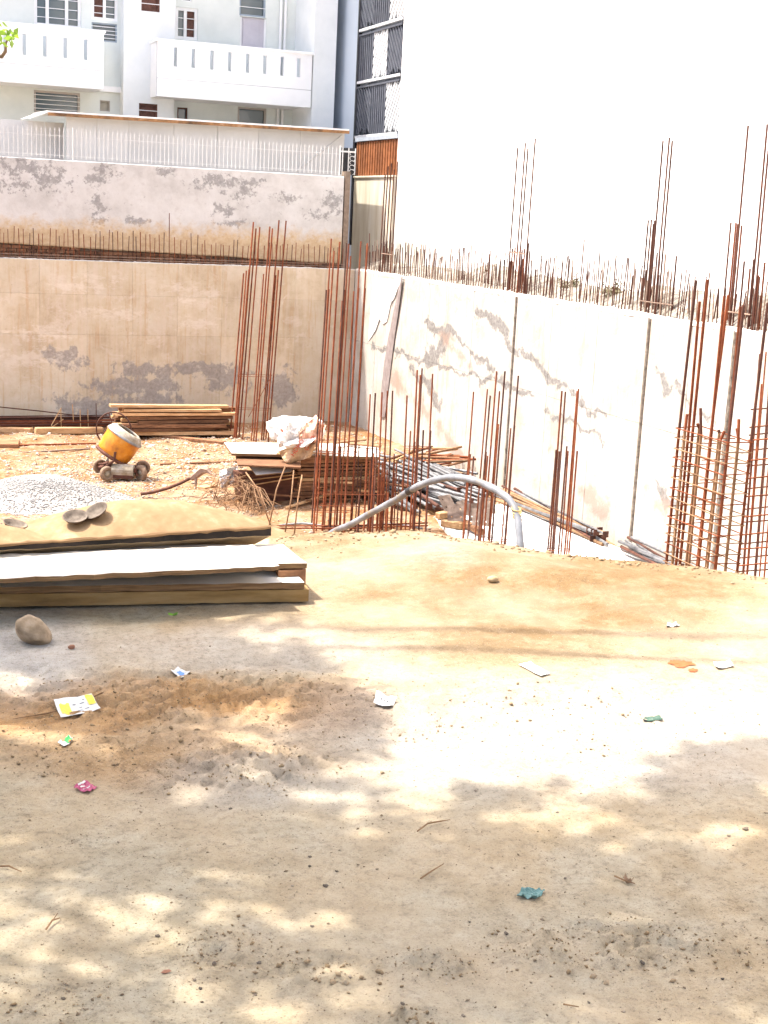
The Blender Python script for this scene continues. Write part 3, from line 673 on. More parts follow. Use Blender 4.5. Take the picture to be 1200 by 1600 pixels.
part('wall_band', MB().box(((XA+P(127, 140, Y=YA)[0])/2, YA-.08, P(160, 139, Y=YA)[2]), (XA-P(127, 140, Y=YA)[0]-.01, .14, .16)), white_trim, aT)
def balcony(x0, x1, ytop, ybot, slots, sy0, sy1, Yf, left_end, right_end):
    # pixel columns on the front plane -> world
    a = P(x0, (ytop+ybot)/2, Y=Yf)[0]; b_ = P(x1, (ytop+ybot)/2, Y=Yf)[0]; xm = (x0+x1)/2
    zt = P(xm, ytop, Y=Yf)[2]; zb = P(xm, ybot, Y=Yf)[2]
    sl = []
    for s in slots:
        sxm = P(s, (sy0+sy1)/2, Y=Yf)[0]; sl.append((sxm-.055, sxm+.055, P(xm, sy1, Y=Yf)[2], P(xm, sy0, Y=Yf)[2]))
    r = wall_holes('parapet', Yf, a, b_, zb, zt, sl, white_trim, aT, .13)
    bk = MB(); 
    xs = sorted({a, b_, *[h[0] for h in sl], *[h[1] for h in sl]}); z1, z2 = sl[0][2], sl[0][3]
    for p_, q_ in zip(xs, xs[1:]):
        for c, d in ((zb+.5, z1), (z1, z2), (z2, zt)):
            if c == z1 and any(h[0] < (p_+q_)/2 < h[1] for h in sl): continue
            bk.add([(p_, Yf+.13, c), (q_, Yf+.13, c), (q_, Yf+.13, d), (p_, Yf+.13, d)], [(3, 2, 1, 0)])
    part('parapet_back', bk, white_trim, aT)
    part('cap', MB().box(((a+b_)/2, Yf+.06, zt+.035), (b_-a+.10, .24, .07), ch=.012), white_trim, aT)
    part('groove', MB().box(((a+b_)/2, Yf-.0015, zb+(zt-zb)*.33), (b_-a, .003, .016)), M('groove_grey', [(.3, (.4, .4, .4)), (.7, (.46, .46, .46))]) if 'groove_grey' not in MATS else MATS['groove_grey'], aT)
    for e, x in ((left_end, a), (right_end, b_)):
        if e:
            s = 1 if x == a else -1
            part('end_parapet', MB().box((x+s*.066, (Yf+.132+YA)/2, (zb+zt)/2), (.13, YA-Yf-.134, zt-zb)), white_trim, aT)
            part('end_cap', MB().box((x+s*.06, (Yf+.19+YA)/2, zt+.032), (.2, YA-Yf-.2, .064)), white_trim, aT)
    part('floor_slab', MB().box(((a+b_)/2, (Yf+.14+YA)/2, zb+.07), (b_-a-.28, YA-Yf-.16, .14)), white_trim, aT)
balcony(-60, 162, 42, 131, (-22, 8, 38, 70, 102, 134), 54, 87, YA-1.5, False, True)
balcony(246, 487, 75, 159, (274, 302, 331, 359, 387, 414, 441, 467), 82, 112, YA-1.5, True, False)
part('tube_light', MB().box(P(400, 163, Y=YA-.9), (.9, .05, .05)), white_trim, aT)
# ---------------------------------------------------------------- blue-grey building with louvred screen
XS = 14.35
blue_m = M('blue_grey_paint', [(.3, (.44, .50, .57)), (.7, (.50, .56, .63))], .8, 6, .8, .08, .005)
def PX(x, y): return P(x, y, X=XS)
y_n = PX(632, 100)[1]; y_c = PX(562, 100)[1]; y_f = PX(507, 100)[1]
bT = thing('blue_building', 'blue grey building with dark louvred screens beside the white apartment block', 'building', (XS, y_c, 0))
part('wall', MB().box((XS+2, (y_c+y_f)/2, 7), (4, y_f-y_c, 14.2)), blue_m, bT)
part('screen_back', MB().box((XS+2.3, (y_n-1+y_c)/2, 7), (4, y_c-y_n+1-.01, 14.2)), M('dark_recess', [(.3, (.10, .11, .13)), (.7, (.16, .17, .19))]), bT)
part('corner_post', MB().box((XS-.03, y_c, 7.3), (.10, .14, 13.4)), black_gap, bT)
zl = [PX(590, y)[2] for y in (-78, 42, 125, 212)]
alu = M('dark_louvre_slat', [(.3, (.045, .05, .065)), (.7, (.09, .095, .115))], 6, 4, .5, .05, .003)
alu_l = M('pale_louvre_slat', [(.3, (.50, .51, .53)), (.7, (.6, .61, .62))], 6, 4, .5, .05, .003)
pat = [['d', 'v', 'l'], ['v', 'l', 'd'], ['d', 'v', 'l']]
ye = np.linspace(y_c-.10, y_n, 4)
for r in range(3):
    zt, zb = zl[r]-.10, zl[r+1]+.06
    boxpart('transom', bT, (XS-.05, (y_c+y_n)/2, zb-.05), (.09, y_c-y_n-.16, .07), alu_l)
    boxpart('transom', bT, (XS-.05, (y_c+y_n)/2, zb-.19), (.09, y_c-y_n-.16, .05), alu)
    for c in range(3):
        k = pat[r][c]; ya, yb_ = ye[c]-.015, ye[c+1]+.015; w = ya-yb_
        mat = alu_l if k == 'l' else alu
        if k == 'v':
            n = 7
            for i in range(n): boxpart('slat', bT, (XS-.04, yb_+w*(i+.5)/n, (zt+zb)/2), (.04, w/n*.62, zt-zb), mat)
        else:
            n = 11; sg = 1 if k == 'd' else -1; sl_ = 1.25
            lo, hi = zb, zt; step = (hi-lo+w*sl_)/n
            for i in range(n):
                zc_ = lo-w*sl_/2+step*(i+.5)
                # clipped slanted slat across this bay
                pts = []
                for (yy, s) in ((yb_, -1), (ya, 1)):
                    pts.append((yy, zc_+s*sg*w*sl_/2))
                th = step*.55
                q = MB(); poly = []
                m_ = 8
                top = []; bot = []
                for j in range(m_+1):
                    yy = yb_+w*j/m_; zz = zc_+sg*(yy-(ya+yb_)/2)*sl_
                    t_, b2 = min(max(zz+th/2, lo), hi), min(max(zz-th/2, lo), hi)
                    top.append((yy, t_)); bot.append((yy, b2))
                keep = [j for j in range(m_+1) if top[j][1]-bot[j][1] > .004]
                if len(keep) < 2: continue
                j0, j1 = keep[0], keep[-1]
                vs = [(XS-.06, *bot[j]) for j in range(j0, j1+1)]+[(XS-.06, *top[j]) for j in range(j0, j1+1)]
                nn = j1-j0+1; vs += [(XS-.02, y_, z_) for (_, y_, z_) in vs]
                fs = [(i_, nn+i_, nn+i_+1, i_+1) for i_ in range(nn-1)]+[(2*nn+i_+1, 3*nn+i_+1, 3*nn+i_, 2*nn+i_) for i_ in range(nn-1)]
                fs += [(i_+1, 2*nn+i_+1, 2*nn+i_, i_) for i_ in range(nn-1)]+[(nn+i_, 3*nn+i_, 3*nn+i_+1, nn+i_+1) for i_ in range(nn-1)]
                part('slat', q.add(vs, fs), mat, bT)
    for c in range(4): boxpart('mullion', bT, (XS-.04, ye[c], (zt+zb)/2), (.06, .022, zt-zb), alu)
# ---------------------------------------------------------------- cream party wall, rust slat screen, ornamental grille
cream = M('stained_cream_render', [(.3, (.44, .38, .28)), (.5, (.54, .49, .39)), (.75, (.60, .57, .50))], 1.4, 7, .9, .3, .01, stretch=(1, 3.5, .5))
XCW = XW-.06
yc0, yc1 = P(551, 340, X=XCW)[1], P(613, 340, X=XCW)[1]; zct = P(580, 275, X=XCW)[2]
cT = thing('party_wall', 'cream rendered wall between the pit corner and the white building', 'wall', (XCW+.1, yc0, 0))
part('render_face', MB().box((XCW+.1, (yc0+yc1)/2, zct/2-.05), (.2, yc0-yc1, zct)), cream, cT)
part('coping', MB().box((XCW+.09, (yc0+yc1)/2, zct-.02), (.26, yc0-yc1-.004, .05), ch=.008), cream, cT)
slatm = M('rust_brown_slat', [(.3, (.17, .055, .02)), (.7, (.32, .12, .045))], 7, 5, .6, .15, .003, rand=.2)
zs1 = P(583, 220, X=XCW+.1)[2]
rT = thing('slat_screen', 'rust brown vertical slat screen standing on the cream wall', 'screen', (XCW+.1, (yc0+yc1)/2, zct))
n = 17; ys1 = P(557, 245, X=XCW+.1)[1]
for i in range(n):
    boxpart('slat', rT, (XCW+.1, yc1+(ys1-yc1)*(i+.5)/n, (zct+.012+zs1)/2), (.03, (ys1-yc1)/n*.66, zs1-zct-.02), slatm)
boxpart('frame_rail', rT, (XCW+.15, (ys1+yc1)/2, zct+.12), (.03, ys1-yc1, .05), black_gap)
boxpart('frame_rail', rT, (XCW+.15, (ys1+yc1)/2, zs1-.12), (.03, ys1-yc1, .05), black_gap)
boxpart('backing', rT, (XCW+.19, (ys1+yc1)/2, (zct+zs1)/2), (.02, ys1-yc1, zs1-zct-.04), M('brown_backing', [(.3, (.06, .025, .012)), (.7, (.1, .045, .02))]))
boxpart('beam', rT, (XCW+.12, (ys1+yc1)/2, zs1+.06), (.16, ys1-yc1+.02, .10), M('grey_beam', [(.3, (.25, .28, .32)), (.7, (.32, .35, .4))]))
YG = 35.3; ga, gb = P(533, 250, Y=YG)[0], P(556, 250, Y=YG)[0]; gz0, gz1 = P(545, 273, Y=YG)[2], P(545, 231, Y=YG)[2]
gT = thing('ornamental_grille', 'small dark grille with curled bars between railing and rust slat screen', 'grille', ((ga+gb)/2, YG, gz0))
boxpart('backing', gT, ((ga+gb)/2, YG+.1, (gz0+gz1)/2), (gb-ga, .02, gz1-gz0), black_gap)
for x in (ga+.04, (ga+gb)/2, gb-.02): bar(gT, (x, YG, gz0), (x, YG, gz1), .014, fence_m, 'upright')
for k in range(5):
    z = gz0+.08+k*(gz1-gz0-.12)/5; cx_ = ga+.72*(gb-ga)
    part('scroll', MB().tube([(cx_+.09*math.cos(t)*(1-t/9), YG-.01, z+.07*math.sin(t)*(1-t/9)) for t in np.linspace(-1.2, 4, 14)], .008, 5), fence_m, gT)
boxpart('rail', gT, ((ga+gb)/2, YG+.02, gz1-.10), (gb-ga, .02, .04), fence_m)
part('pillar', MB().box((XE+.10, YB+.45, .9), (.14, .3, 3.4)), conc_dark, oldT)
# ---------------------------------------------------------------- white neighbour building (right)
def m_white():
    m, nt, N, L, b = newmat('white_side_render'); v = worldpos(nt)
    n1 = noise(nt, v, .8, 6, .6); n3 = noise(nt, vscale(nt, v, (1, 3, .6)), 2.5, 6, .7)
    c = ramp(nt, n1, [(.3, (.80, .80, .79)), (.7, (.86, .86, .85))])
    p = P(640, 370, X=XW)
    g = [(tuple(P(630, 330, X=XW)), (3, .9, 1.7)), (tuple(P(625, 390, X=XW)), (3, 1.3, .9)), (tuple(P(650, 400, X=XW)), (3, .8, .8))]
    c = mixc(nt, math_(nt, 'MULTIPLY', blobs(nt, v, g, n3, .8, (.02, .5)), .85), c, ramp(nt, n3, [(.3, (.36, .34, .28)), (.7, (.52, .49, .42))]))
    L.new(c, b.inputs['Base Color']); b.inputs['Roughness'].default_value = .9; b.inputs['Specular IOR Level'].default_value = .1
    bump(nt, b, n1, .1, .01); return m
nT = thing('white_building', 'tall windowless white side wall of the building right of the pit', 'building', (XW, 20, 0))
part('side_wall', MB().box((XW+3, (yc1-14)/2, 7.9), (6, yc1+14, 16)), m_white(), nT)
part('roof_cap', MB().box((XW+3, (yc1-14)/2, 15.95), (6.2, yc1+14.2, .2)), white_paint, nT)
# ---------------------------------------------------------------- soil bank with rubble and dry shrubs on the wall top
q = MB()
def bank(u, w):
    y = 6+(YB-6)*u; x = XR+.12+(XW-XR-.10)*w
    h = .05+(.12+.42*fbm(np.array([y*.9]), np.array([1.2]), 4, 77)[0]*(.6+.8*sstep(33, 28, y)))*math.sin(math.pi*min(w*1.15+.02, 1)*.72)+.06*(fbm(np.array([y*6]), np.array([x*6]), 3, 5)[0]-.5)
    return (x, y, ZT-.04+h)
q.grid(bank, 420, 8); q.f = [tuple(reversed(f)) for f in q.f]
tag(link('earth_bank', q.mesh('earth_bank', M('rubble_soil', [(.3, (.12, .105, .085)), (.5, (.24, .215, .18)), (.7, (.38, .355, .32))], 5, 7, .95, .6, .03), smooth=True)), kind='structure')
dryleaf = M('dry_olive_leaf', [(.3, (.09, .085, .04)), (.7, (.2, .17, .09))], 12, 3, .8, 0, rand=.2)
def shrub(px, py, label, s):
    p = P(px, py, X=XR+.55); base = np.array([p[0], p[1], ZT+.12])
    T = thing('dry_shrub', label, 'shrub', base, 'dry shrubs on the wall top')
    q = MB(); l = MB()
    for k in range(16):
        a = U(0, 6.28); e = U(.5, 1.4); ln = s*U(.5, 1); d = np.array([math.cos(a)*math.cos(e), math.sin(a)*math.cos(e), math.sin(e)])
        tip = base+d*ln; q.tube([base, base+d*ln*.5+[0, 0, .02], tip], [.006, .004, .002], 4)
        for j in range(30):
            c = base+d*ln*U(.4, 1.08)+np.array([U(-1, 1), U(-1, 1), U(-1, 1)])*s*.16; a1 = np.array([U(-1, 1), U(-1, 1), U(-1, 1)])*.022; a2 = np.array([U(-1, 1), U(-1, 1), U(-1, 1)])*.022
            l.add([c-a1, c+a2, c+a1, c-a2], [(0, 1, 2, 3)])
    part('stems', q, rust_pale, T); part('foliage', l, dryleaf, T)
shrub(892, 470, 'dry olive shrub on the bank, left of the two close together', .42)
shrub(957, 478, 'dry olive shrub on the bank nearest the middle rebar column', .42)
shrub(765, 440, 'dry olive shrub on the bank left of the first tall rebars', .34)

# ---------------------------------------------------------------- column reinforcement standing in the pit
def depth(p): return float((np.asarray(p)-EYE) @ FW)
def floorpt(x, y): return P(x, y, z=ZF)
def px_bars(T, bars, lean, ybase, d0, dvar, r, mats, zbase=ZF, name='bar'):
    for (xt, yt) in bars:
        d = d0+U(-dvar, dvar); xb = xt-lean*(ybase-yt)+U(-1.5, 1.5)
        pt = PD(xt, yt, d); pb = PD(xb, ybase, d); k = (zbase-pt[2])/(pb[2]-pt[2]); pb = pt+(pb-pt)*k
        pb[2] = zbase
        bar(T, pb, pt, r*U(.9, 1.1), random.choice(mats), name)
def loop_tube(pts, r, n=5): return MB().tube(pts, r, n, closed=True)
def pcolumn(label, bars, lean, ybase, xmid, r, mats, dvar=.22, ties=(), group='bare column reinforcement standing in the pit', tie_w=None):
    b0 = floorpt(xmid, ybase); T = thing('column_rebar', label, 'rebar', b0, group); d0 = depth(b0)
    px_bars(T, bars, lean, ybase, d0, dvar, r, mats)
    for (y, xa, xb) in ties:
        pts = [PD(xa, y, d0-dvar), PD(xb, y+1, d0-dvar), PD(xb+2, y-2, d0+dvar), PD(xa+2, y-3, d0+dvar)]
        part('stirrup', loop_tube(pts, .006), rust, T)
    return T
RS = [rust, rust, rust_dark]
A = pcolumn('tall leaning rust red column bars in front of the tan back wall', [(396, 347), (400, 357), (406, 355), (421.7, 354), (425.7, 357), (436, 344), (447, 345), (380.7, 427), (385, 423), (389, 421), (435, 422), (431, 430), (412, 428)], .078, 690, 394, .018, [rust], .3, [(588, 371, 423), (640, 369, 420)])
bar(A, PD(388, 652, depth(A.location)), PD(423, 590, depth(A.location)), .008, rust, 'diagonal_tie')
pcolumn('tall rust red column bars standing in the back corner of the pit', [(517.7, 373), (522, 392), (531, 378), (541.7, 380), (545, 381), (564, 377), (574, 380), (510, 453), (514, 452), (560.7, 450), (570.7, 450), (539, 453), (553, 455), (548, 400), (527, 445), (535, 470)], .062, 830, 520, .0145, [rust, rust, rust_dark], .25, [(708, 497, 556), (800, 490, 549)])
pcolumn('row of five waist-high column bars left of the arched hose', [(578.5, 616), (586.5, 614), (597, 613), (605.5, 610.5), (613.5, 610.5), (565, 725), (579, 719), (616, 716), (631, 719), (598, 722)], .045, 835, 588, .0145, [rust, rust, rust_dark], .25, [(812, 560, 622)])
pcolumn('short column bars rising behind the left shoulder of the hose', [(636, 618), (652, 578), (657, 586), (659.5, 575.5), (676, 584), (641.5, 673), (654.5, 670), (661.5, 672), (673, 672.5), (648, 690)], .05, 838, 645, .0145, [rust, rust, rust_dark], .25, [(700, 632, 670)])
pcolumn('slanting column bars rising behind the crown of the hose', [(740, 612), (761.6, 608), (766, 618), (776, 580), (780.6, 611), (789, 580), (810, 587), (735, 709.6), (740, 713), (759.6, 706), (762, 712), (779, 662.6), (798, 669), (804, 665)], .078, 858, 758, .0145, RS, .25, [(845, 716, 792)])
pcolumn('slim column bars in front of the pale wall right of the hose', [(878, 611), (883.5, 612), (904, 607.6), (902, 611), (869, 703), (885.7, 697), (887.7, 704.5), (902, 704.5), (874, 705)], .077, 885, 868, .0145, [rust_dark, rust], .2, [(860, 852, 890)])
pcolumn('dense low thicket of short bars in front of the plywood stack', [(U(492, 628), U(690, 775)) for _ in range(30)], .05, 833, 545, .0125, [rust, rust, rust_dark], .9, [(772, 492, 600), (790, 500, 560)])
# three bent bars in front of the plywood stack
b0 = floorpt(425, 836); T = thing('bent_rebar', 'three bent tan bars leaning in front of the plywood stack', 'rebar', b0)
for (x0, y0, x1, y1, x2, y2) in ((419, 815, 432, 765, 446, 728), (445, 832, 455, 780, 459, 735), (460, 832, 466, 778, 472, 742), (428, 812, 400, 760, 384, 738)):
    d = depth(b0); pts = [PD(x0, y0, d-.1), PD(x1, y1, d), PD(x2, y2, d+.15)]
    pts[0][2] = min(pts[0][2], ZF+.05)
    part('bar', MB().tube(pts, .013, 6), rust_tan, T, smooth=True)

# big caged column at the right, 0.85 x 0.32 m with close stirrups
Xc = 8.0; ya, yb_ = P(1060, 668, X=Xc)[1], P(1137, 688, X=Xc)[1]; Xd = P(1173, 683, Y=yb_)[0]
zst = P(1060, 668, X=Xc)[2]
T = thing('column_cage', 'tall column cage with close set stirrups at the right edge of the pit', 'rebar', ((Xc+Xd)/2, (ya+yb_)/2, ZF))
per = [(Xc, ya-(ya-yb_)*t) for t in (0, .14, .3, .5, .68, .84, 1)]+[(Xd, ya-(ya-yb_)*t) for t in (0, .2, .4, .6, .8, 1)]+[((Xc+Xd)/2, ya), ((Xc+Xd)/2, yb_)]
tall = {0: 1.08, 2: 1.05, 4: .9, 6: .88, 8: .95, 10: .82, 12: .85, 13: .8}
for i, (x, y) in enumerate(per):
    zt = tall.get(i, None); zt = zt+U(-.05, .05) if zt else U(-.45, -.18)
    lx, ly = U(-.03, .05), U(-.03, .03)
    bar(T, (x, y, ZF), (x+lx*.4, y+ly*.4, zst), .0155, rust_tan if zt < .2 else rust, 'bar', 7)
    bar(T, (x+lx*.4, y+ly*.4, zst-.01), (x+lx*.4+lx, y+ly*.4+ly, zt), .0155, rust if i % 3 else rust_dark, 'bar', 7)
z = zst; k = 0
while z > ZF:
    j = lambda: U(-.012, .012); e = .02
    pts = [(Xc-e, ya+e, z+j()), (Xc-e, yb_-e, z+j()), (Xd+e, yb_-e, z+j()), (Xd+e, ya+e, z+j())]
    part('stirrup', loop_tube(pts, .0065), rust_tan if k % 3 else rust, T)
    t = .3 if k % 2 else .62; y = ya-(ya-yb_)*t
    bar(T, (Xc-e-.03, y, z-.02+j()), (Xd+e+.03, y+j(), z-.02+j()), .0055, rust, 'cross_tie')
    z -= .105+U(-.012, .012); k += 1
# second mesh of bars running out of the frame
g0 = PD(1215, 700, 16.0); T = thing('column_cage', 'open cage of thin bars with wide spaced ties cut by the right frame edge', 'rebar', (g0[0], g0[1], ZF))
px_bars(T, [(1181, 640), (1190, 600), (1204, 575), (1215, 560), (1187, 553), (1197, 550), (1209, 545), (1222, 556), (1240, 540), (1262, 548), (1280, 552)], .08, 900, 16.0, .25, .010, [rust_dark, rust])
for i, y in enumerate((640, 664, 676, 688, 700, 716, 728, 744, 760, 776, 792, 804, 816, 832, 846, 858, 868, 880, 893)):
    d = 15.75 if i % 2 else 16.25
    bar(T, PD(1180-.08*(y-553)+(0), y+(4 if i % 3 else 0), d), PD(1290, y-9, d), .009, rust if i % 2 else rust_dark, 'tie')

# ---------------------------------------------------------------- column bars left standing on top of the right wall
def wall_group(label, tall, med, short, ybase, lean, tie, rt=.017):
    b0 = P(tall[0][0]-lean*(ybase-tall[0][1]), ybase, X=XR+.15); T = thing('wall_column_bars', label, 'rebar', (b0[0], b0[1], ZT), 'column bars on the right wall')
    for lst, r, ms in ((tall, rt, [rust_dark]), (med, .016, [rust_dark, rust_dark, rust]), (short, .017, [rust, rust_dark])):
        for (x, y) in lst:
            xo = XR+U(.06, .24); pt = P(x, y, X=xo); pb = P(x-lean*(ybase-y), ybase, X=xo); k = (ZT-.1-pt[2])/(pb[2]-pt[2])
            bar(T, pt+(pb-pt)*k, pt, r, random.choice(ms))
    for (y, xa, xb) in tie:
        pts = [P(xa, y, X=XR+.03), P(xb, y+(xb-xa)*.14, X=XR+.03), P(xb+3, y+(xb-xa)*.14, X=XR+.27), P(xa+3, y-1, X=XR+.27)]
        part('stirrup', loop_tube(pts, .011), rust_pale, T)
wall_group('thin column bars on the right wall nearest the pit corner', [(602, 272), (606.7, 260), (611.7, 255), (616, 265), (621.7, 252)], [(596, 380), (600, 384), (612, 386)], [], 408, .062, [(396, 596, 612)])
wall_group('tall column bars on the right wall with a rusty ring, second from the corner', [(809, 231), (821, 223), (825, 232), (836.5, 216)], [], [(801, 388), (805, 386), (809, 384), (813, 387), (816, 390), (820, 388), (826, 380), (828, 392)], 446, .075, [(394, 798, 822)])
wall_group('tall column bars on the right wall, third from the corner', [(1036, 220), (1046, 215), (1050.5, 220)], [(1013, 344), (1018, 343), (1023, 344), (1021, 350)], [(1027, 395), (1040, 398), (1057, 400), (1053, 448), (1031, 400)], 492, .085, [(470, 1000, 1050)])
wall_group('tall column bars on the right wall nearest the right frame edge', [(1169, 196), (1199, 194), (1203, 208)], [(1142, 348), (1150, 348), (1153, 350), (1159, 352)], [(1178, 405), (1163, 408), (1195, 410), (1185, 430), (1172, 420)], 520, .09, [(486, 1130, 1172)])

# ---------------------------------------------------------------- sand heap, gravel heap, slab
sand_m = M('heap_sand', [(.3, (.18, .112, .055)), (.55, (.23, .155, .082)), (.75, (.31, .23, .145))], 3, 7, .95, .4, .015)
grav_m = M('pale_gravel', [(.3, (.24, .225, .21)), (.6, (.34, .325, .305)), (.75, (.44, .43, .41))], 14, 6, .95, .6, .03)
stone_m = M('crushed_stone', [(.3, (.13, .125, .12)), (.7, (.44, .43, .42))], 30, 3, .9, 0)
def heap(name, c, rx, ry, h, mat, label, cat, rz=0, pw=1.4, amp=.12, rings=36, segs=96, rounded=False):
    f = []
    rr0, aa = np.meshgrid(np.arange(rings+1)/rings, 2*np.pi*np.arange(segs)/segs, indexing='ij'); r = rr0.ravel(); a = aa.ravel()
    rr = r*(1+.18*(fbm(np.cos(a)*1.5+5, np.sin(a)*1.5+5, 2, 3)-.5)); x = rx*rr*np.cos(a); y = ry*rr*np.sin(a)
    body = h*1.2*np.cos(np.pi*np.clip(r, 0, 1)/2)**2 if rounded else h*(1-r)**pw+h*.25*(1-r*r)
    zz = body+amp*h*(fbm(x*2+9, y*2+9, 3, 13)-.5)*(1-r)
    v = np.stack([c[0]+x*math.cos(rz)-y*math.sin(rz), c[1]+x*math.sin(rz)+y*math.cos(rz), c[2]-.10*r+zz], -1).tolist()
    for i in range(rings):
        for j in range(segs): f.append((i*segs+j, i*segs+(j+1) % segs, (i+1)*segs+(j+1) % segs, (i+1)*segs+j))
    q = MB().add(v, [tuple(reversed(t)) for t in f])
    q.f = [tuple(reversed(t)) for t in q.f]
    return solo(name, q, mat, label, cat, smooth=True, o=np.array(c))
sc = floorpt(235, 838)
sand_o = heap('sand_heap', (sc[0], sc[1]+.1, ZF), 3.6, 1.6, .52, sand_m, 'long smooth heap of yellow sand behind the stacked boards', 'sand heap', rz=-.12, rounded=True)
sand2 = floorpt(20, 850); heap('sand_heap', (sand2[0]-.5, sand2[1], ZF), 2.2, 1.2, .32, sand_m, 'low spread of sand below the gravel heap at the left edge', 'sand heap')
gc = floorpt(70, 782)
gv = heap('gravel_heap', (gc[0]-.1, gc[1], ZF), 2.3, 1.8, .40, grav_m, 'pale grey heap of crushed gravel left of the sand', 'gravel heap', rounded=True)
# loose rock-shaped bits
OCT = np.array([(1, 0, 0), (-1, 0, 0), (0, 1, 0), (0, -1, 0), (0, 0, 1), (0, 0, -1), (.62, .62, .5), (-.62, .6, -.45)], float)
OF = [(0, 6, 4), (6, 2, 4), (2, 1, 4), (1, 3, 4), (3, 0, 4), (0, 2, 6), (2, 0, 5), (1, 2, 5), (3, 1, 5), (0, 3, 5)]
def scatter(name, pts, sizes, mat, label, cat=None, flat=.6):
    n = len(pts); k = len(OCT); v = np.zeros((n, k, 3))
    for i in range(n):
        R = rotm(U(-.5, .5), U(-.5, .5), U(0, 6.28)); s = sizes[i]*np.array([U(.7, 1.3), U(.6, 1.0), flat*U(.7, 1.2)])
        v[i] = (OCT*(1+RNG.normal(0, .12, OCT.shape))*s) @ R.T+pts[i]
    f = (np.array(OF)[None]+(np.arange(n)*k)[:, None, None]).reshape(-1, 3)
    o = link(name, npmesh(name, v.reshape(-1, 3), f, mat, smooth=False)); return tag(o, label, cat, kind='stuff')
from mathutils.bvhtree import BVHTree
def surf_z(ob):
    me = ob.data; bv = BVHTree.FromPolygons([v.co+ob.location for v in me.vertices], [tuple(p.vertices) for p in me.polygons])
    return lambda x, y: (bv.ray_cast(Vector((x, y, 20)), Vector((0, 0, -1)))[0] or Vector((x, y, ZF)))[2]
gz = surf_z(gv); gnd = surf_z(bpy.data.objects['ground'])
pts = []; sz = []
for i in range(9000):
    a = U(0, 6.28); r = abs(random.gauss(0, .5)); x = gc[0]+2.3*r*math.cos(a); y = gc[1]+2.1*r*math.sin(a)
    pts.append((x, y, max(gz(x, y), gnd(x, y)) + .004)); sz.append(U(.012, .028))
scatter('loose_gravel', np.array(pts), sz, stone_m, 'loose crushed stones covering the pale gravel heap', 'gravel')
# debris over the pit floor
pts = []; sz = []
chip = M('pale_rubble', [(.28, (.20, .10, .05)), (.42, (.36, .24, .15)), (.55, (.46, .40, .33)), (.75, (.58, .55, .5))], 11, 3, .95, 0)
while len(pts) < 7500:
    x, y = U(3, 12.4), U(21, 34.2); px, py = gpix(np.array([x]), np.array([y]))
    px, py = proj((x, y, ZF))
    dn = .12+1.0*math.exp(-(((px-300)/110)**2+((py-720)/28)**2))+.9*math.exp(-(((px-120)/130)**2+((py-740)/30)**2))+.5*math.exp(-(((px-450)/90)**2+((py-690)/18)**2))+.7*math.exp(-(((px-100)/120)**2+((py-672)/10)**2))
    if random.random() < dn: pts.append((x, y, gnd(x, y)+.005)); sz.append(U(.01, .035) if random.random() < .95 else U(.04, .09))
scatter('rubble', np.array(pts), sz, chip, 'pale rubble chips littering the pit floor', 'rubble')
slab_m = M('fresh_white_concrete', [(.3, (.58, .57, .55)), (.7, (.68, .67, .65))], 1.5, 6, .9, .1, .01)
zs_ = ZF+.07
poly = [floorpt(x, y) for (x, y) in ((672, 812), (770, 786), (1075, 905), (1150, 960), (960, 1040), (760, 905))]
poly = [P(x, y, z=zs_)[:2] for (x, y) in ((680, 806), (790, 786), (1062, 893), (1190, 950), (1000, 1060), (760, 900))]
q = MB().prism([tuple(p) for p in poly][::-1], ZF-.1, zs_)
tag(link('concrete_slab', q.mesh('concrete_slab', slab_m)), kind='structure')

# ---------------------------------------------------------------- boards, planks
def board(pc, th, mat, name='board', jit=.0, n=14):
    # pc: four top corners (front-left, front-right, back-right, back-left); bottom is th lower
    a, b_, c, d = [np.array(p, float) for p in pc]; q = MB()
    nu, nv = n, 4; top = []; 
    for j in range(nv+1):
        for i in range(nu+1):
            u, w = i/nu, j/nv; p = (a*(1-u)+b_*u)*(1-w)+(d*(1-u)+c*u)*w
            if jit and (i in (0, nu) or j in (0, nv)): p = p+np.array([U(-jit, jit), U(-jit, jit), U(-jit, jit)*.4])
            top.append(p)
    nt_ = len(top); vs = top+[p-np.array([0, 0, th+ (U(-jit, jit)*.4 if jit else 0)]) for p in top]; k = nu+1
    fs = [(j*k+i, j*k+i+1, (j+1)*k+i+1, (j+1)*k+i) for j in range(nv) for i in range(nu)]
    fs += [tuple(nt_+t for t in reversed(f)) for f in fs]
    rim = [i for i in range(nu)]+[j*k+nu for j in range(nv)]+[nv*k+i for i in range(nu, 0, -1)]+[j*k for j in range(nv, 0, -1)]
    fs += [(rim[i], nt_+rim[i], nt_+rim[(i+1) % len(rim)], rim[(i+1) % len(rim)]) for i in range(len(rim))]
    q.add(vs, fs); return q
def board_obj(pc, th, mtop, medge, label, cat, group=None, jit=.0, T=None, name='plywood_board', n=14):
    q = board(pc, th, mtop, jit=jit, n=n)
    if T is None: o = solo(name, q, mtop, label, cat, group)
    else: o = part(name, q, mtop, T)
    o.data.materials.append(medge)
    for p in o.data.polygons: p.material_index = 1 if abs(p.normal.z) < .6 else 0
    return o
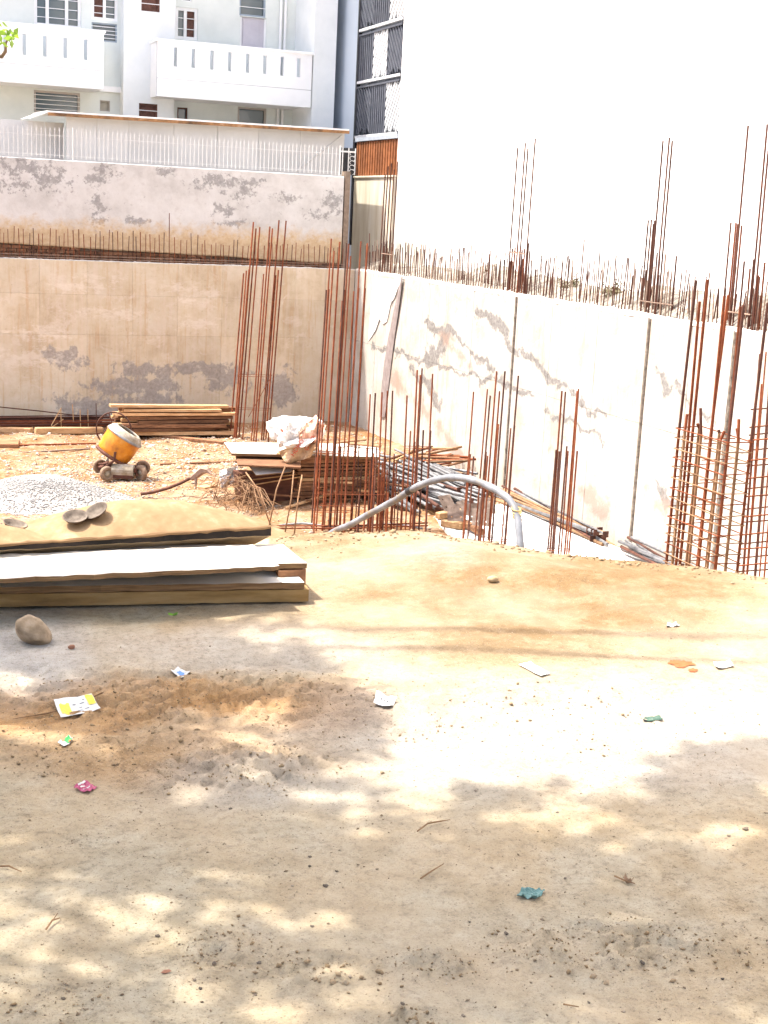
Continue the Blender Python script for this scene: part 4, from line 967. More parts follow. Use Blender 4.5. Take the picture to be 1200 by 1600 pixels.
# stack in the foreground
zA = .062
f0, f1 = P(-260, 958, z=0), P(482, 944, z=0); dirx = (f1-f0)/np.linalg.norm(f1-f0); diry = np.array([-dirx[1], dirx[0], 0])
tim_m = M('beam_timber', [(.3, (.13, .075, .025)), (.5, (.23, .14, .05)), (.75, (.33, .22, .10))], 2.2, 7, .85, .35, .004, stretch=(1.2, 5, 9))
q = board([f0+[0, 0, zA], f1+[0, 0, zA], f1+diry*.09+[0, 0, zA], f0+diry*.09+[0, 0, zA]], zA-.012, tim_m, jit=.002, n=30)
solo('timber_beam', q, tim_m, 'brown timber beam under the front edge of the foreground boards', 'timber')
f0b = f0+diry*.38; f1b = f1+diry*.38
q = board([f0b+[0, 0, zA], f1b+[0, 0, zA], f1b+diry*.09+[0, 0, zA], f0b+diry*.09+[0, 0, zA]], zA+.01, tim_m, n=20)
solo('timber_beam', q, tim_m, 'timber bearer under the back of the foreground boards', 'timber')
z1 = zA+.030
c1 = f1+dirx*-.02-diry*.004; c0 = f0
board_obj([c0+[0, 0, z1], c1+[0, 0, z1], c1+diry*.50+dirx*-.03+[0, 0, z1], c0+diry*.50+[0, 0, z1]], .026, ply_top, ply_edge, 'lowest dusty plywood board of the foreground stack', 'plywood', 'boards stacked in the foreground', jit=.004, n=40)
# block and second board
z2 = z1+.055
e1 = P(480, 880, z=z2); e2 = P(424, 838, z=z2); ed = (e2-e1)/np.linalg.norm(e2-e1)
bk0 = P(447, 896, z=z1)
q = board([np.array(P(438, 884, z=z2))+[0, .02, -.028], e1+[0, .01, -.028], e1+diry*.3+[-.02, 0, -.028], np.array(P(438, 884, z=z2))+diry*.3+[0, 0, -.028]], .075, tim_m, jit=.002)
solo('timber_block', q, timber_dark, 'brown timber block under the right corner of the second board', 'timber')
board_obj([e1-dirx*1.78, e1, e1+ed*.33, e1+ed*.33-dirx*1.75], .022, ply_top, ply_edge, 'white plywood board whose right corner sticks out of the foreground stack', 'plywood', 'boards stacked in the foreground', jit=.003, n=30)
z3 = z2+.026
g0 = P(-240, 915, z=z3); g1 = P(436, 886, z=z3)
gx = (g1-g0)/np.linalg.norm(g1-g0)
board_obj([g0+[0, 0, 0], g1+[0, 0, .004], g1+diry*.37-gx*.05+[0, 0, .0], g0+diry*.37], .018, ply_top, ply_edge, 'thin warped plywood board lying on top of the foreground stack', 'plywood', 'boards stacked in the foreground', jit=.005, n=44)
# rear board tilting down into the pit
h0 = P(-200, 866, z=.215); h1 = P(425, 824, z=.22); hx = (h1-h0)/np.linalg.norm(h1-h0); hy = np.array([-hx[1], hx[0], 0])
back = hy*.62+np.array([0, 0, -.27])
o = board_obj([h0, h1, h1+back, h0+back], .036, M('sandy_board', [(.3, (.34, .23, .12)), (.7, (.5, .38, .24))], 4, 6, .9, .3, .01), M('shadowed_edge', [(.35, (.012, .010, .008)), (.7, (.035, .025, .02))], 6, 5, .9, .3, .004), 'rear board with a shadow-black edge tilting down behind the foreground stack', 'plywood', 'boards stacked in the foreground', jit=.004, n=44)  # near-black edge colour stands for the shadowed front and gap
q = MB().tube([h0+[0, -.008, .004]]+[h0*(1-t)+h1*t+np.array([0, -.006, .004+U(-.003, .003)]) for t in np.linspace(.02, .995, 50)], [.007+U(-.002, .002) for _ in range(51)], 5)
part('splintered_rim', q, ply_edge, o)
nv_ = len(o.data.vertices)//2
for i_ in range(nv_):
    o.data.vertices[nv_+i_].co.z += .026*(1-(i_ % 45)/44)  # shadow band on the edge thins toward the left
# green leaf under the beam
leaf_g = M('bright_green_leaf', [(.3, (.09, .22, .02)), (.7, (.16, .34, .04))], 12, 3, .6, 0)
q = MB(); p = P(270, 962, z=.012)
for k in range(7):
    a = U(0, 6.28); d = np.array([math.cos(a), math.sin(a), U(.1, .6)])*.022; s = np.array([-d[1], d[0], 0])*.5
    q.add([p, p+d*.5+s, p+d, p+d*.5-s], [(0, 1, 2, 3)])
solo('weed_sprig', q, leaf_g, 'tiny bright green weed under the front edge of the timber beam', 'weed')

# generic plank pile: list of layers
def plank(T, c, L_, w, h, rz, mat, tilt=0, name='plank'):
    return boxpart(name, T, c, (L_, w, h), mat, rotm(0, tilt, rz))
wp = floorpt(275, 684); T = thing('plank_pile', 'pile of pale sawn timber planks against the tan back wall', 'planks', (wp[0], wp[1], ZF))
z = ZF+.06
for k in range(3): boxpart('bearer', T, (wp[0]-1+k, wp[1]+.2, ZF+.03), (.08, .9, .14), timber_dark)
for l in range(7):
    z += .093
    for j in range(4):
        if l > 4 and j in (3,): continue
        Lh = U(1.9, 3.0); plank(T, (wp[0]+U(-.25, .22), wp[1]-.2+j*.24+U(-.04, .03), z), Lh, U(.15, .22), U(.05, .085), -.02+U(-.05, .05), timber if random.random() < .75 else timber_dark, U(-.008, .008))
plank(T, (wp[0]-.2, wp[1]-.15, z+.09), 2.9, .2, .06, .05, timber, .02)
# loose timbers on the floor
def loose(px0, py0, px1, py1, w, h, mat, label, name='loose_timber', cat='timber', dz=.0):
    a = floorpt(px0, py0); b_ = floorpt(px1, py1); a[2] = gnd(a[0], a[1])+h/2+dz; b_[2] = gnd(b_[0], b_[1])+h/2+dz
    c = (a+b_)/2; d = b_-a; L_ = np.linalg.norm(d); R = np.array(Vector(d).to_track_quat('X', 'Z').to_matrix())
    return solo(name, MB().box(c, (L_, w, h), R, ch=min(w, h)*.12), mat, label, cat)
loose(208, 680, 350, 697, .16, .07, timber_dark, 'long reddish plank lying on the rubble in front of the timber pile')
loose(55, 682, 160, 677, .14, .16, timber, 'squared tan beam lying near the back wall at the left')
loose(-40, 672, 50, 680, .2, .12, timber, 'thick tan board at the left edge near the back wall')
loose(-30, 699, 150, 694, .05, .04, rust, 'long thin rusty bar lying on the sandy pit floor left of the mixer', 'loose_rod', 'rebar')
loose(-30, 709, 140, 704, .04, .03, rust_pale, 'second thin rod lying in front of the first left of the mixer', 'loose_rod', 'rebar')
loose(250, 725, 370, 722, .06, .05, timber_dark, 'thin dark batten lying on rubble left of the plywood stack')
loose(-40, 695, 30, 696, .6, .10, timber_dark, 'dark-edged board lying flat at the left edge of the pit floor', 'loose_board', 'board')
# long rebar bundle against the back wall
rb = floorpt(60, 668); T = thing('rebar_bundle', 'long bundle of dark rusty bars lying along the foot of the back wall', 'rebar', (rb[0], YB-.6, ZF))
for k in range(34):
    y = YB-.25-U(0, .8); z = ZF+.06+U(0, .34)*(1-abs(y-YB+.6)/1.0); xe = P(U(150, 196), 660, Y=y)[0]
    bar(T, (-1, y, z), (xe, y+U(-.1, .1), z+U(-.05, .03)), .013, rust_dark if k % 3 else rust, 'bar')
part('bar', MB().tube([P(-60, 630, Y=YB-.3), P(0, 636, Y=YB-.3), P(60, 642, Y=YB-.35), P(110, 648, Y=YB-.35), P(170, 653, Y=YB-.4)], .014, 6), rust_dark, T)
for (x0, y0, x1, y1) in ((95, 640, 96, 680), (113, 632, 115, 660), (80, 665, 96, 637), (70, 675, 99, 655), (125, 640, 126, 670), (150, 630, 151, 668), (137, 640, 138, 666)):
    p0 = P(x0, y0, Y=YB-1.1); p1 = P(x1, y1, Y=YB-1.05)
    solo('stake', MB().tube([p0, p1], .011, 5), timber if x0 != 150 else rust_dark, 'thin stake standing in front of the rebar bundle at the back wall', 'stake', 'thin stakes at the foot of the back wall')

# ---------------------------------------------------------------- plywood stack in the middle with sacks
ms = floorpt(535, 784); T = thing('plywood_stack', 'tall stack of brown boards under white sheets in the middle of the pit', 'plywood', (ms[0], ms[1]+.6, ZF))
def corner(x, y, z): return P(x, y, z=z)
zz = ZF+.10
stack_h = 0
x_l, x_r = P(462, 775, Y=ms[1])[0], P(592, 775, Y=ms[1])[0]
for k in range(3): boxpart('bearer', T, (x_l+.15+k*(x_r-x_l-.3)/2, ms[1]+.55, ZF+.04), (.09, 1.1, .12), timber_dark)
k = 0
while zz < ZF+.90:
    t = U(.045, .062); boxpart('board', T, ((x_l+x_r)/2+U(-.05, .05), ms[1]+.58+U(-.04, .04), zz+t/2), (x_r-x_l+U(-.12, .12), 1.15, t), timber_dark if random.random() < .6 else timber, rotm(0, 0, U(-.02, .02)))
    zz += t+U(.006, .03); k += 1
ztop = zz+.02
a = P(352, 702, z=ztop+.05); b_ = P(594, 714, z=ztop); 
board_obj([P(362, 708, z=ztop), P(594, 714, z=ztop), P(590, 694, z=ztop), P(350, 691, z=ztop)], .05, ply_top, ply_edge, None, None, T=T, name='top_sheet')
board_obj([P(372, 726, z=ztop-.12), P(470, 730, z=ztop-.10), P(470, 712, z=ztop-.10), P(368, 712, z=ztop-.10)], .03, timber_dark, timber_dark, None, None, T=T, name='dark_sheet')
board_obj([P(400, 742, z=ztop-.30), P(455, 737, z=ztop-.22), P(468, 722, z=ztop-.14), P(385, 722, z=ztop-.14)], .02, ply_top, ply_edge, None, None, T=T, name='drooping_sheet')
brown_b = M('dark_red_board', [(.3, (.055, .022, .014)), (.7, (.13, .05, .03))], 4, 6, .8, .2, .01, stretch=(1, 1, 4))
q = MB(); pf = [P(372, 740, Y=ms[1]+.1), P(492, 744, Y=ms[1]+.1), P(492, 783, Y=ms[1]+.1), P(378, 784, Y=ms[1]+.1)]
q.add([np.array(p) for p in pf]+[np.array(p)+[0, .4, 0] for p in pf], [(3, 2, 1, 0), (4, 5, 6, 7), (0, 1, 5, 4), (1, 2, 6, 5), (2, 3, 7, 6), (3, 0, 4, 7)])
part('side_board', q, brown_b, T)
for (x0, y0, x1, y1) in ((375, 752, 490, 738), (400, 757, 470, 745)):
    bar(T, P(x0, y0, Y=ms[1]+.05), P(x1, y1, Y=ms[1]+.05), .014, timber, 'lath')
for k_ in range(14):
    xx = U(x_l-.5, x_r+.2); yy = ms[1]+U(-.25, 1.3); zz2 = ztop+U(.02, .10) if k_ < 5 else ZF+U(.1, .5)
    if k_ >= 5: yy = ms[1]-U(.05, .3)
    boxpart('loose_plank', T, (xx, yy, zz2), (U(.5, 1.3), U(.05, .12), U(.02, .035)), random.choice([timber, timber_dark, rust_tan]), rotm(U(-.2, .2), U(-.35, .35) if k_ >= 5 else U(-.04, .04), U(-.9, .9)))
sack_tan = M('tan_cement_sack', [(.3, (.42, .27, .15)), (.7, (.56, .40, .25))], 6, 5, .8, .4, .02)
sack_white = M('white_woven_sack', [(.3, (.58, .56, .53)), (.7, (.72, .71, .69))], 6, 5, .8, .5, .02)
red_ink = M('red_print', [(.3, (.45, .05, .02)), (.7, (.6, .09, .04))], 6, 4, .8, 0)
YK = ms[1]+.35
def lump(pc, rad_, seed, mat, T_or_name, label=None, flat=1.0, parent=None):
    v = []; f = []; nu, nv = 26, 16
    for j in range(nv+1):
        th = math.pi*j/nv
        for i in range(nu):
            ph = 2*math.pi*i/nu; d = np.array([math.sin(th)*math.cos(ph), math.sin(th)*math.sin(ph), math.cos(th)])
            d = np.sign(d)*np.abs(d)**.75
            s = 1+.42*(fbm(np.array([d[0]*1.7+seed]), np.array([d[2]*1.7+d[1]*1.3+seed]), 3, seed)[0]-.5)+.16*abs(math.sin(d[0]*5+d[2]*7+seed))
            v.append(np.array(pc)+d*np.array(rad_)*s)
    for j in range(nv):
        for i in range(nu): f.append((j*nu+i, (j+1)*nu+i, (j+1)*nu+(i+1) % nu, j*nu+(i+1) % nu))
    q = MB().add(v, f)
    if parent: return part(T_or_name, q, mat, parent, smooth=True)
    return solo(T_or_name, q, mat, label, 'sack', 'cement sacks on the plywood stack', smooth=True)
s1 = lump(P(462, 672, Y=YK), (.50, .32, .24), 3, sack_white, 'cement_sack', 'crumpled white woven sack on top of the plywood stack')
def flap(pts4, nu, nv, wob, Y0, seed):
    q = MB(); a, b_, c, d = [np.array(p, float) for p in pts4]
    def fn(u, w):
        x, y = (a*(1-u)+b_*u)*(1-w)+(d*(1-u)+c*u)*w
        return P(x, y, Y=Y0-wob*(fbm(np.array([u*4+seed]), np.array([w*4+seed]), 3, seed)[0])-.12*math.sin(w*2.4)+.05*math.sin(u*9+w*4))
    q.grid(fn, nu, nv); n0 = len(q.v); fs = list(q.f)
    q.add([np.array(p)+[0, .012, 0] for p in q.v], []); q.f += [tuple(reversed([k+n0 for k in t])) for t in fs]
    return q
q = flap([(450, 692), (494, 648), (505, 672), (478, 697)], 12, 10, .14, YK-.28, 4)
pinkish = M('pink_orange_sack', [(.3, (.50, .24, .14)), (.7, (.66, .46, .36))], 5, 6, .8, .4, .02)
part('tan_flap', q, pinkish, s1, smooth=False)
part('side_flap', flap([(430, 668), (470, 655), (466, 690), (436, 700)], 12, 10, .30, YK-.30, 14), sack_white, s1)
part('side_flap', flap([(478, 660), (510, 664), (496, 700), (470, 690)], 10, 10, .26, YK-.34, 19), pinkish, s1)
part('red_band', flap([(437, 672), (446, 690), (449, 688), (441, 670)], 6, 4, .05, YK-.36, 2), red_ink, s1)
s2o = flap([(436, 706), (500, 676), (486, 714), (448, 727)], 18, 14, .16, ms[1]-.06, 9)
s2 = solo('cement_sack', s2o, sack_tan, 'tan paper cement sack with red letters hanging over the front of the stack', 'sack', 'cement sacks on the plywood stack', smooth=False)
def text_part(txt, size, mat, parent, origin, ex, ey, off):
    cu = bpy.data.curves.new('letters', 'FONT'); cu.body = txt; cu.size = size; cu.extrude = .002; cu.resolution_u = 2
    t = bpy.data.objects.new('letters_tmp', cu); COL.objects.link(t); dg = bpy.context.evaluated_depsgraph_get()
    me = bpy.data.meshes.new_from_object(t.evaluated_get(dg)); bpy.data.objects.remove(t)
    ex = np.array(ex)/np.linalg.norm(ex); ey = np.array(ey); ey = ey-ex*(ex @ ey); ey /= np.linalg.norm(ey); ez = np.cross(ex, ey)
    base = np.zeros(3); tt = parent
    while tt is not None: base = base+np.array(tt.location); tt = tt.parent
    for v in me.vertices: v.co = Vector(np.array(origin)-base+ex*v.co.x+ey*v.co.y+ez*(v.co.z+off))
    me.materials.clear(); me.materials.append(mat); return link('lettering', me, parent)
Yt = ms[1]-.34
p0, p1, p2 = P(459, 714, Y=Yt), P(471, 696, Y=Yt), P(455, 706, Y=Yt)
text_part('HDBO', .13, red_ink, s2, p0, p1-p0, p2-p0, 0.0)
p0, p1, p2 = P(480, 705, Y=Yt), P(490, 687, Y=Yt), P(476, 697, Y=Yt)
text_part('OTTO', .11, red_ink, s2, p0, p1-p0, p2-p0, 0.0)
part('white_fold', flap([(440, 690), (494, 684), (480, 698), (446, 700)], 12, 6, .12, ms[1]-.20, 6), sack_white, s2)
s3 = flap([(342, 735), (372, 728), (370, 752), (346, 764)], 10, 10, .3, floorpt(355, 775)[1], 8)
solo('cement_sack', s3, sack_white, 'torn white sack lying beside the heap of scrap wire', 'sack')
# scrap wire heap
q = MB(); sw = floorpt(385, 800)
for k in range(150):
    px = random.gauss(382, 26); py = U(745, 806)
    if px < 335 or px > 436: continue
    p = floorpt(px, 806); p[1] += U(0, 1.6); h = max(0, .75*(1-abs(px-378)/62)); p[2] = ZF+U(0, 1)*h
    a = U(0, 6.28); e = random.gauss(-.55, .5); l = U(.15, .7); d = np.array([math.cos(a)*math.cos(e), math.sin(a)*math.cos(e)*.5, math.sin(e)])
    mid = p+d*l*.5+np.array([U(-.06, .06), U(-.06, .06), U(0, .08)]); e2 = p+d*l; e2[2] = max(e2[2], ZF+.01); q.tube([p, mid, e2], .0065, 4)
for k in range(26):
    t = U(0, 1); p = np.array(P(368+U(0, 25), 748+U(0, 12), Y=sw[1]+.5)); l = P(U(375, 432), U(785, 808), Y=sw[1]-U(0, .4)); l[2] = max(l[2], ZF+.02)
    q.tube([p, (p+l)/2+np.array([.05, 0, .10]), l], .007, 4)
tag(solo('scrap_wire', q, rust_tan, 'tangled heap of rusty offcut wire in front of the plywood stack', 'scrap wire'), kind='stuff')
# bent pump pipe with spout
p = [floorpt(222, 776)]; 
dp = depth(p[0]); q = MB(); T = thing('vibrator_tube', 'dark bent tube with a grey metal hood lying left of the scrap wire', 'pipe', p[0])
part('tube', MB().tube([PD(220, 772, dp), PD(240, 769, dp+.1), PD(262, 763, dp+.2), PD(282, 755, dp+.3), PD(300, 746, dp+.35)], .032, 8), rust_dark, T, smooth=True)
part('hood', MB().tube([PD(299, 748, dp+.35), PD(308, 741, dp+.3), PD(317, 734, dp+.25), PD(325, 735, dp+.2), PD(331, 742, dp+.15)], [.05, .075, .085, .06, .015], 6), rust_pale, T, smooth=False)
part('foot', MB().tube([PD(306, 744, dp+.3), PD(306, 762, dp+.3)], [.04, .015], 6), rust_pale, T)
q = loose(312, 764, 330, 758, .25, .05, timber, 'short cream offcut board beside the bent tube', 'board_offcut', 'board')

# ---------------------------------------------------------------- concrete mixer
yel = M('worn_yellow_paint', [(.28, (.22, .065, .01)), (.42, (.44, .15, .008)), (.55, (.55, .21, .01)), (.72, (.60, .34, .10))], 4, 9, .38, .15, .005, obj=True, spec=.5)
dusty = M('cement_dusted_metal', [(.3, (.18, .14, .09)), (.5, (.30, .26, .20)), (.7, (.44, .41, .37))], 7, 6, .8, .3, .01, obj=True)
rubber = M('dusty_rubber', [(.3, (.13, .085, .055)), (.7, (.27, .19, .13))], 9, 5, .9, .3, .01, obj=True)
mp = floorpt(186, 746)
mT = thing('concrete_mixer', 'yellow drum concrete mixer on small wheels in front of the timber pile', 'concrete mixer', (mp[0], mp[1], gnd(mp[0], mp[1])-.01), rz=-YAW)
ax = Vector((.50, .10, .80)).normalized(); bc = Vector((-.14, -.02, .46))
M4 = Matrix.Translation(bc) @ ax.to_track_quat('Z', 'Y').to_matrix().to_4x4()
lpart('drum', MB().lathe([(.001, -.02), (.30, -.02), (.345, .02), (.365, .10), (.375, .42), (.38, .46)], 40, M4), yel, mT, True)
lpart('base_ring', MB().lathe([(.30, -.05), (.365, -.04), (.375, .0), (.35, .03), (.30, -.05)], 40, M4), rust_dark, mT, True)
lpart('rim_ring', MB().lathe([(.37, .44), (.395, .445), (.40, .46), (.395, .49), (.37, .495), (.37, .44)], 40, M4), steel_grey, mT, True)
lpart('drum_cone', MB().lathe([(.378, .495), (.35, .55), (.30, .59), (.255, .61), (.245, .605), (.28, .56), (.33, .50), (.30, .1), (.001, .05)], 40, M4), dusty, mT, True)
wt = lpart('tilt_wheel', MB().tube([(-.20+.36*math.cos(a), .42+.02*math.sin(a), .92+.36*math.sin(a)) for a in np.linspace(0, 2*math.pi, 33)[:-1]], .016, 6, closed=True), rust_dark, mT, True)
for a in (0.3, 1.87, 3.44, 5.0): lpart('spoke', MB().tube([(-.20, .42, .92), (-.20+.36*math.cos(a), .42, .92+.36*math.sin(a))], .012, 5), rust_dark, wt)
lpart('side_frame', MB().tube([(-.36, .38, .2), (-.2, .40, .55), (-.20, .42, .92)], .03, 6), dusty, mT).data.name
lpart('side_frame', MB().tube([(-.20, -.36, .28), (-.02, -.40, .42), (.0, -.40, .60)], .028, 6), rust_dark, mT)
lpart('chassis', MB().box((-.05, .0, .24), (.75, .10, .07)).box((-.33, .05, .22), (.08, .75, .07)).box((.38, -.1, .22), (.08, .5, .07)), rust_dark, mT)
mh = lpart('motor_cover', MB().tube([(-.08, -.30, .21), (.36, -.30, .21)], .13, 14), dusty, mT, False)
lpart('cover_base', MB().box((.14, -.30, .10), (.42, .20, .08)), rust_dark, mh)
for (x, y, r, ry) in ((-.45, .30, .155, .5), (-.16, -.42, .15, .6), (.50, -.28, .165, -.75), (.42, .35, .155, .3)):
    R4 = Matrix.Translation((x, y, r)) @ Matrix.Rotation(ry, 4, 'Z') @ Matrix.Rotation(math.pi/2, 4, 'X')
    w = lpart('wheel', MB().lathe([(r*.5, -.045), (r*.85, -.05), (r, -.03), (r, .03), (r*.85, .05), (r*.5, .045), (r*.5, -.045)], 24, R4), rubber, mT, True)
    lpart('rim', MB().lathe([(.001, -.035), (r*.2, -.04), (r*.25, -.03), (r*.52, -.03), (r*.52, .03), (r*.25, .03), (r*.2, .04), (.001, .035)], 20, R4), dusty, w, True)
for s in (-.3, .33): lpart('axle', MB().tube([(s-.12, .36, .15), (s+.12, -.40, .15)], .02, 6), rust_dark, mT)
# mortar pans
pan_m = M('galvanised_pan', [(.3, (.06, .045, .035)), (.7, (.17, .14, .11))], 9, 5, .85, .15, .004, 0, obj=True)
sand_bv = BVHTree.FromPolygons([v.co+sand_o.location for v in sand_o.data.vertices], [tuple(p.vertices) for p in sand_o.data.polygons])
for (x, y, rx, ry, lab) in ((22, 821, .12, .22, 'round metal mortar pan at the far left of the sand'), (118, 809, .32, -.12, 'middle metal mortar pan tilted on the sand'), (154, 799, .25, -.55, 'metal mortar pan lying on its side nearest the mixer')):
    p = np.array(sand_bv.ray_cast(Vector(EYE), Vector(ray(x, y+7)).normalized())[0] or Vector(floorpt(x, y+7)))
    q = MB().lathe([(.001, 0), (.10, .005), (.16, .04), (.195, .095), (.208, .097), (.205, .105), (.19, .102), (.155, .05), (.095, .016), (.001, .012)], 32, Matrix.Rotation(ry, 4, 'Y') @ Matrix.Rotation(rx, 4, 'X'))
    o = link('mortar_pan', q.mesh('mortar_pan', pan_m, smooth=True), None, (p[0], p[1], p[2]+.02)); tag(o, lab, 'pan', 'mortar pans on the sand')

# ---------------------------------------------------------------- steel props and pipes
def flange_pipe(T, a, b_, r, mat, name='pipe'):
    bar(T, a, b_, r, mat, name, 9)
prop_m = M('dark_prop_steel', [(.3, (.06, .062, .068)), (.55, (.15, .15, .155)), (.75, (.30, .30, .30))], 6, 6, .5, .2, .003, .2, .4, .35)
pp = floorpt(700, 790); T = thing('prop_pile', 'sprawling pile of grey steel scaffold props beside the hose', 'props', (pp[0], pp[1]+1.2, ZF))
for k in range(100):
    n0 = P(U(655, 792), 0, z=ZF) if 0 else None
    px, py = U(640, 775), U(752, 800)
    a = floorpt(px, py+10); a[2] = ZF+.05+U(0, .42)*math.exp(-((px-715)/60)**2)
    ang = math.pi/2+.15+(px-700)/300+U(-.22, .30); L_ = U(1.5, 2.7)
    b_ = a+np.array([math.cos(ang), math.sin(ang), U(-.02, .10)])*L_
    if b_[0] > XR-.15: b_[0] = XR-.15
    b_[2] = max(b_[2], ZF+.05)
    flange_pipe(T, a, b_, U(.026, .038), prop_m if random.random() < .8 else rust_dark)
    if k % 3 == 0: boxpart('end_plate', T, a, (.12, .012, .12), rust_dark, rotm(0, 0, ang-math.pi/2))
for k in range(26):
    a = floorpt(U(600, 672), U(735, 760)); a[2] = ZF+.25+U(0, .35); ang = U(-.5, .9); L_ = U(.6, 1.5)
    d = np.array([math.cos(ang), math.sin(ang), U(-.05, .12)])*L_
    b_ = a+d; b_[0] = min(b_[0], XR-.1)
    bar(T, a, b_, U(.018, .03), random.choice([rust, timber, timber_dark, rust_tan]), 'offcut', 7)
plate_m = M('perforated_plate', [(.3, (.09, .06, .045)), (.7, (.22, .17, .14))], 9, 5, .8, .2, .004)
for (x, y, rz, rx) in ((699, 786, .4, .9), (713, 801, -.3, 1.0), (742, 800, .2, 1.1), (760, 790, -.1, .9), (727, 793, .7, .7), (752, 808, -.4, 1.0)):
    p = P(x, y, z=ZF+.42); q = MB(); s = .16
    cells = [(-1, -.6), (-.6, -.4), (-.4, .4), (.4, .6), (.6, 1)]
    for i, (a0, a1) in enumerate(cells):
        for j, (b0, b1) in enumerate(cells):
            if i in (1, 3) and j in (1, 3): continue
            R = rotm(rx, 0, rz); c = np.array([(a0+a1)/2*s, (b0+b1)/2*s, 0]) @ R.T
            q.box(p+c, ((a1-a0)*s, (b1-b0)*s, .012), R)
    solo('base_plate', q, plate_m, 'square perforated steel base plate leaning on the scaffold props', 'steel plate', 'prop base plates')
for (x0, y0, x1, y1, w, h, lab) in ((683, 818, 720, 812, .14, .12, 'small pale timber block at the foot of the prop pile'), (690, 828, 722, 834, .12, .12, 'cream timber block nearest the sand lip below the props'), (706, 818, 752, 846, .14, .10, 'dark brown plank running down beside the white slab')):
    loose(x0, y0, x1, y1, w, h, timber_dark if 'dark' in lab else timber, lab, 'timber_block', 'timber', .08)
for (x0, y0, x1, y1, n, lab, nm) in ((792, 788, 938, 856, 16, 'long bundle of brown pipes lying at the foot of the pale wall', 0), (982, 872, 1075, 915, 14, 'short bundle of steel pipes at the wall foot left of the big cage', 1)):
    a = floorpt(x0, y0); b_ = floorpt(x1, y1); T = thing('pipe_bundle', lab, 'pipes', ((a[0]+b_[0])/2, (a[1]+b_[1])/2, ZF), 'pipe bundles along the right wall')
    for k in range(n):
        o = np.array([U(-.28, .18), U(-.2, .25), .06+U(0, .26)+.02]); e = np.array([U(-.14, .14), U(-.3, .3), .06+U(0, .26)])
        p0 = a+o; p1 = b_+e; p0[0] = min(p0[0], XR-.06); p1[0] = min(p1[0], XR-.06)
        bar(T, p0, p1, U(.02, .032), (prop_m if k % 3 else rust_dark) if nm else random.choice([rust_dark, prop_m, prop_m, rust_tan]), 'pipe', 8)
        if k % 2: boxpart('end_plate', T, p1, (.11, .012, .11), rust_dark)

# ---------------------------------------------------------------- arched hose
hose_m = M('grey_hose', [(.32, (.20, .15, .09)), (.45, (.13, .135, .15)), (.7, (.25, .26, .285))], 7, 8, .55, .2, .004, spec=.5)
hp = [(470, 872, 8.6), (520, 832, 8.1), (545, 821, 7.8), (572, 806, 7.6), (600, 791, 7.4), (622, 779, 7.25), (640, 767, 7.1), (662, 756, 6.95), (685, 749, 6.85), (710, 746, 6.75), (735, 749, 6.65), (760, 758, 6.55), (785, 772, 6.45), (800, 787, 6.4), (808, 806, 6.36), (811, 830, 6.33), (813, 856, 6.30), (814, 880, 6.28)]
hw = [PD(x_, y_, d_+.55) for x_, y_, d_ in hp]
h_0 = hw[0]; hw = [np.array([h_0[0]+.2, h_0[1]+1.6, ZF+.05]), np.array([h_0[0]-.02, h_0[1]+.8, ZF+.6]), h_0+(hw[0]-hw[1])*.8+np.array([0, 0, -.3])]+hw
# smooth by Catmull-Rom
def catmull(pts, m=6):
    out = []
    for i in range(len(pts)-1):
        p0, p1, p2, p3 = pts[max(i-1, 0)], pts[i], pts[i+1], pts[min(i+2, len(pts)-1)]
        for k in range(m):
            t = k/m; out.append(.5*((2*p1)+(-p0+p2)*t+(2*p0-5*p1+4*p2-p3)*t*t+(-p0+3*p1-3*p2+p3)*t**3))
    return out+[pts[-1]]
hc = catmull(hw)
hT = solo('hose', MB().tube(hc, [.0192+.0009*math.sin(i*.9) for i in range(len(hc))], 14), hose_m, 'thick grey hose arching over the lip of the sand', 'hose', smooth=True, o=np.array(hw[-1]))
rope = M('yellow_rope', [(.3, (.42, .28, .10)), (.7, (.6, .45, .2))], 12, 4, .9, .2, .004)
for k in range(5):
    c = PD(806.5+k*.6, 795+k*4, 6.92); 
    part('rope_wrap', MB().tube([c+np.array([.0225*math.cos(a), .0225*math.sin(a), .008*math.sin(a+k)]) for a in np.linspace(0, 2*math.pi, 15)[:-1]], .0038, 5, closed=True), rope, hT)
part('joint_band', MB().tube([PD(640, 767, 7.65)+(-PD(640, 767, 7.65)+PD(648, 762.5, 7.6))*t for t in (-.3, 1)], .0215, 12), black_gap, hT)
# second thin hose lying along the pit floor
solo('thin_hose', MB().tube(catmull([floorpt(415, 829)+[0, 0, .05], floorpt(470, 823)+[0, 0, .06], floorpt(530, 828)+[0, 0, .05], floorpt(610, 824)+[0, 0, .06], floorpt(660, 830)+[0, 0, .05]]), .022, 7), steel_grey, 'thin grey hose lying across the pit floor behind the lip', 'hose', smooth=True)
for y0, lab in ((832, 'rust red bar lying along the foot of the column bars'), (836, 'second rust bar lying just behind the sand lip')):
    a = floorpt(430, y0); b_ = floorpt(668, y0-4); solo('loose_rod', MB().tube([a+[0, 0, .12], (a+b_)/2+[0, 0, .10], b_+[0, 0, .13]], .014, 6), rust, lab, 'rebar')

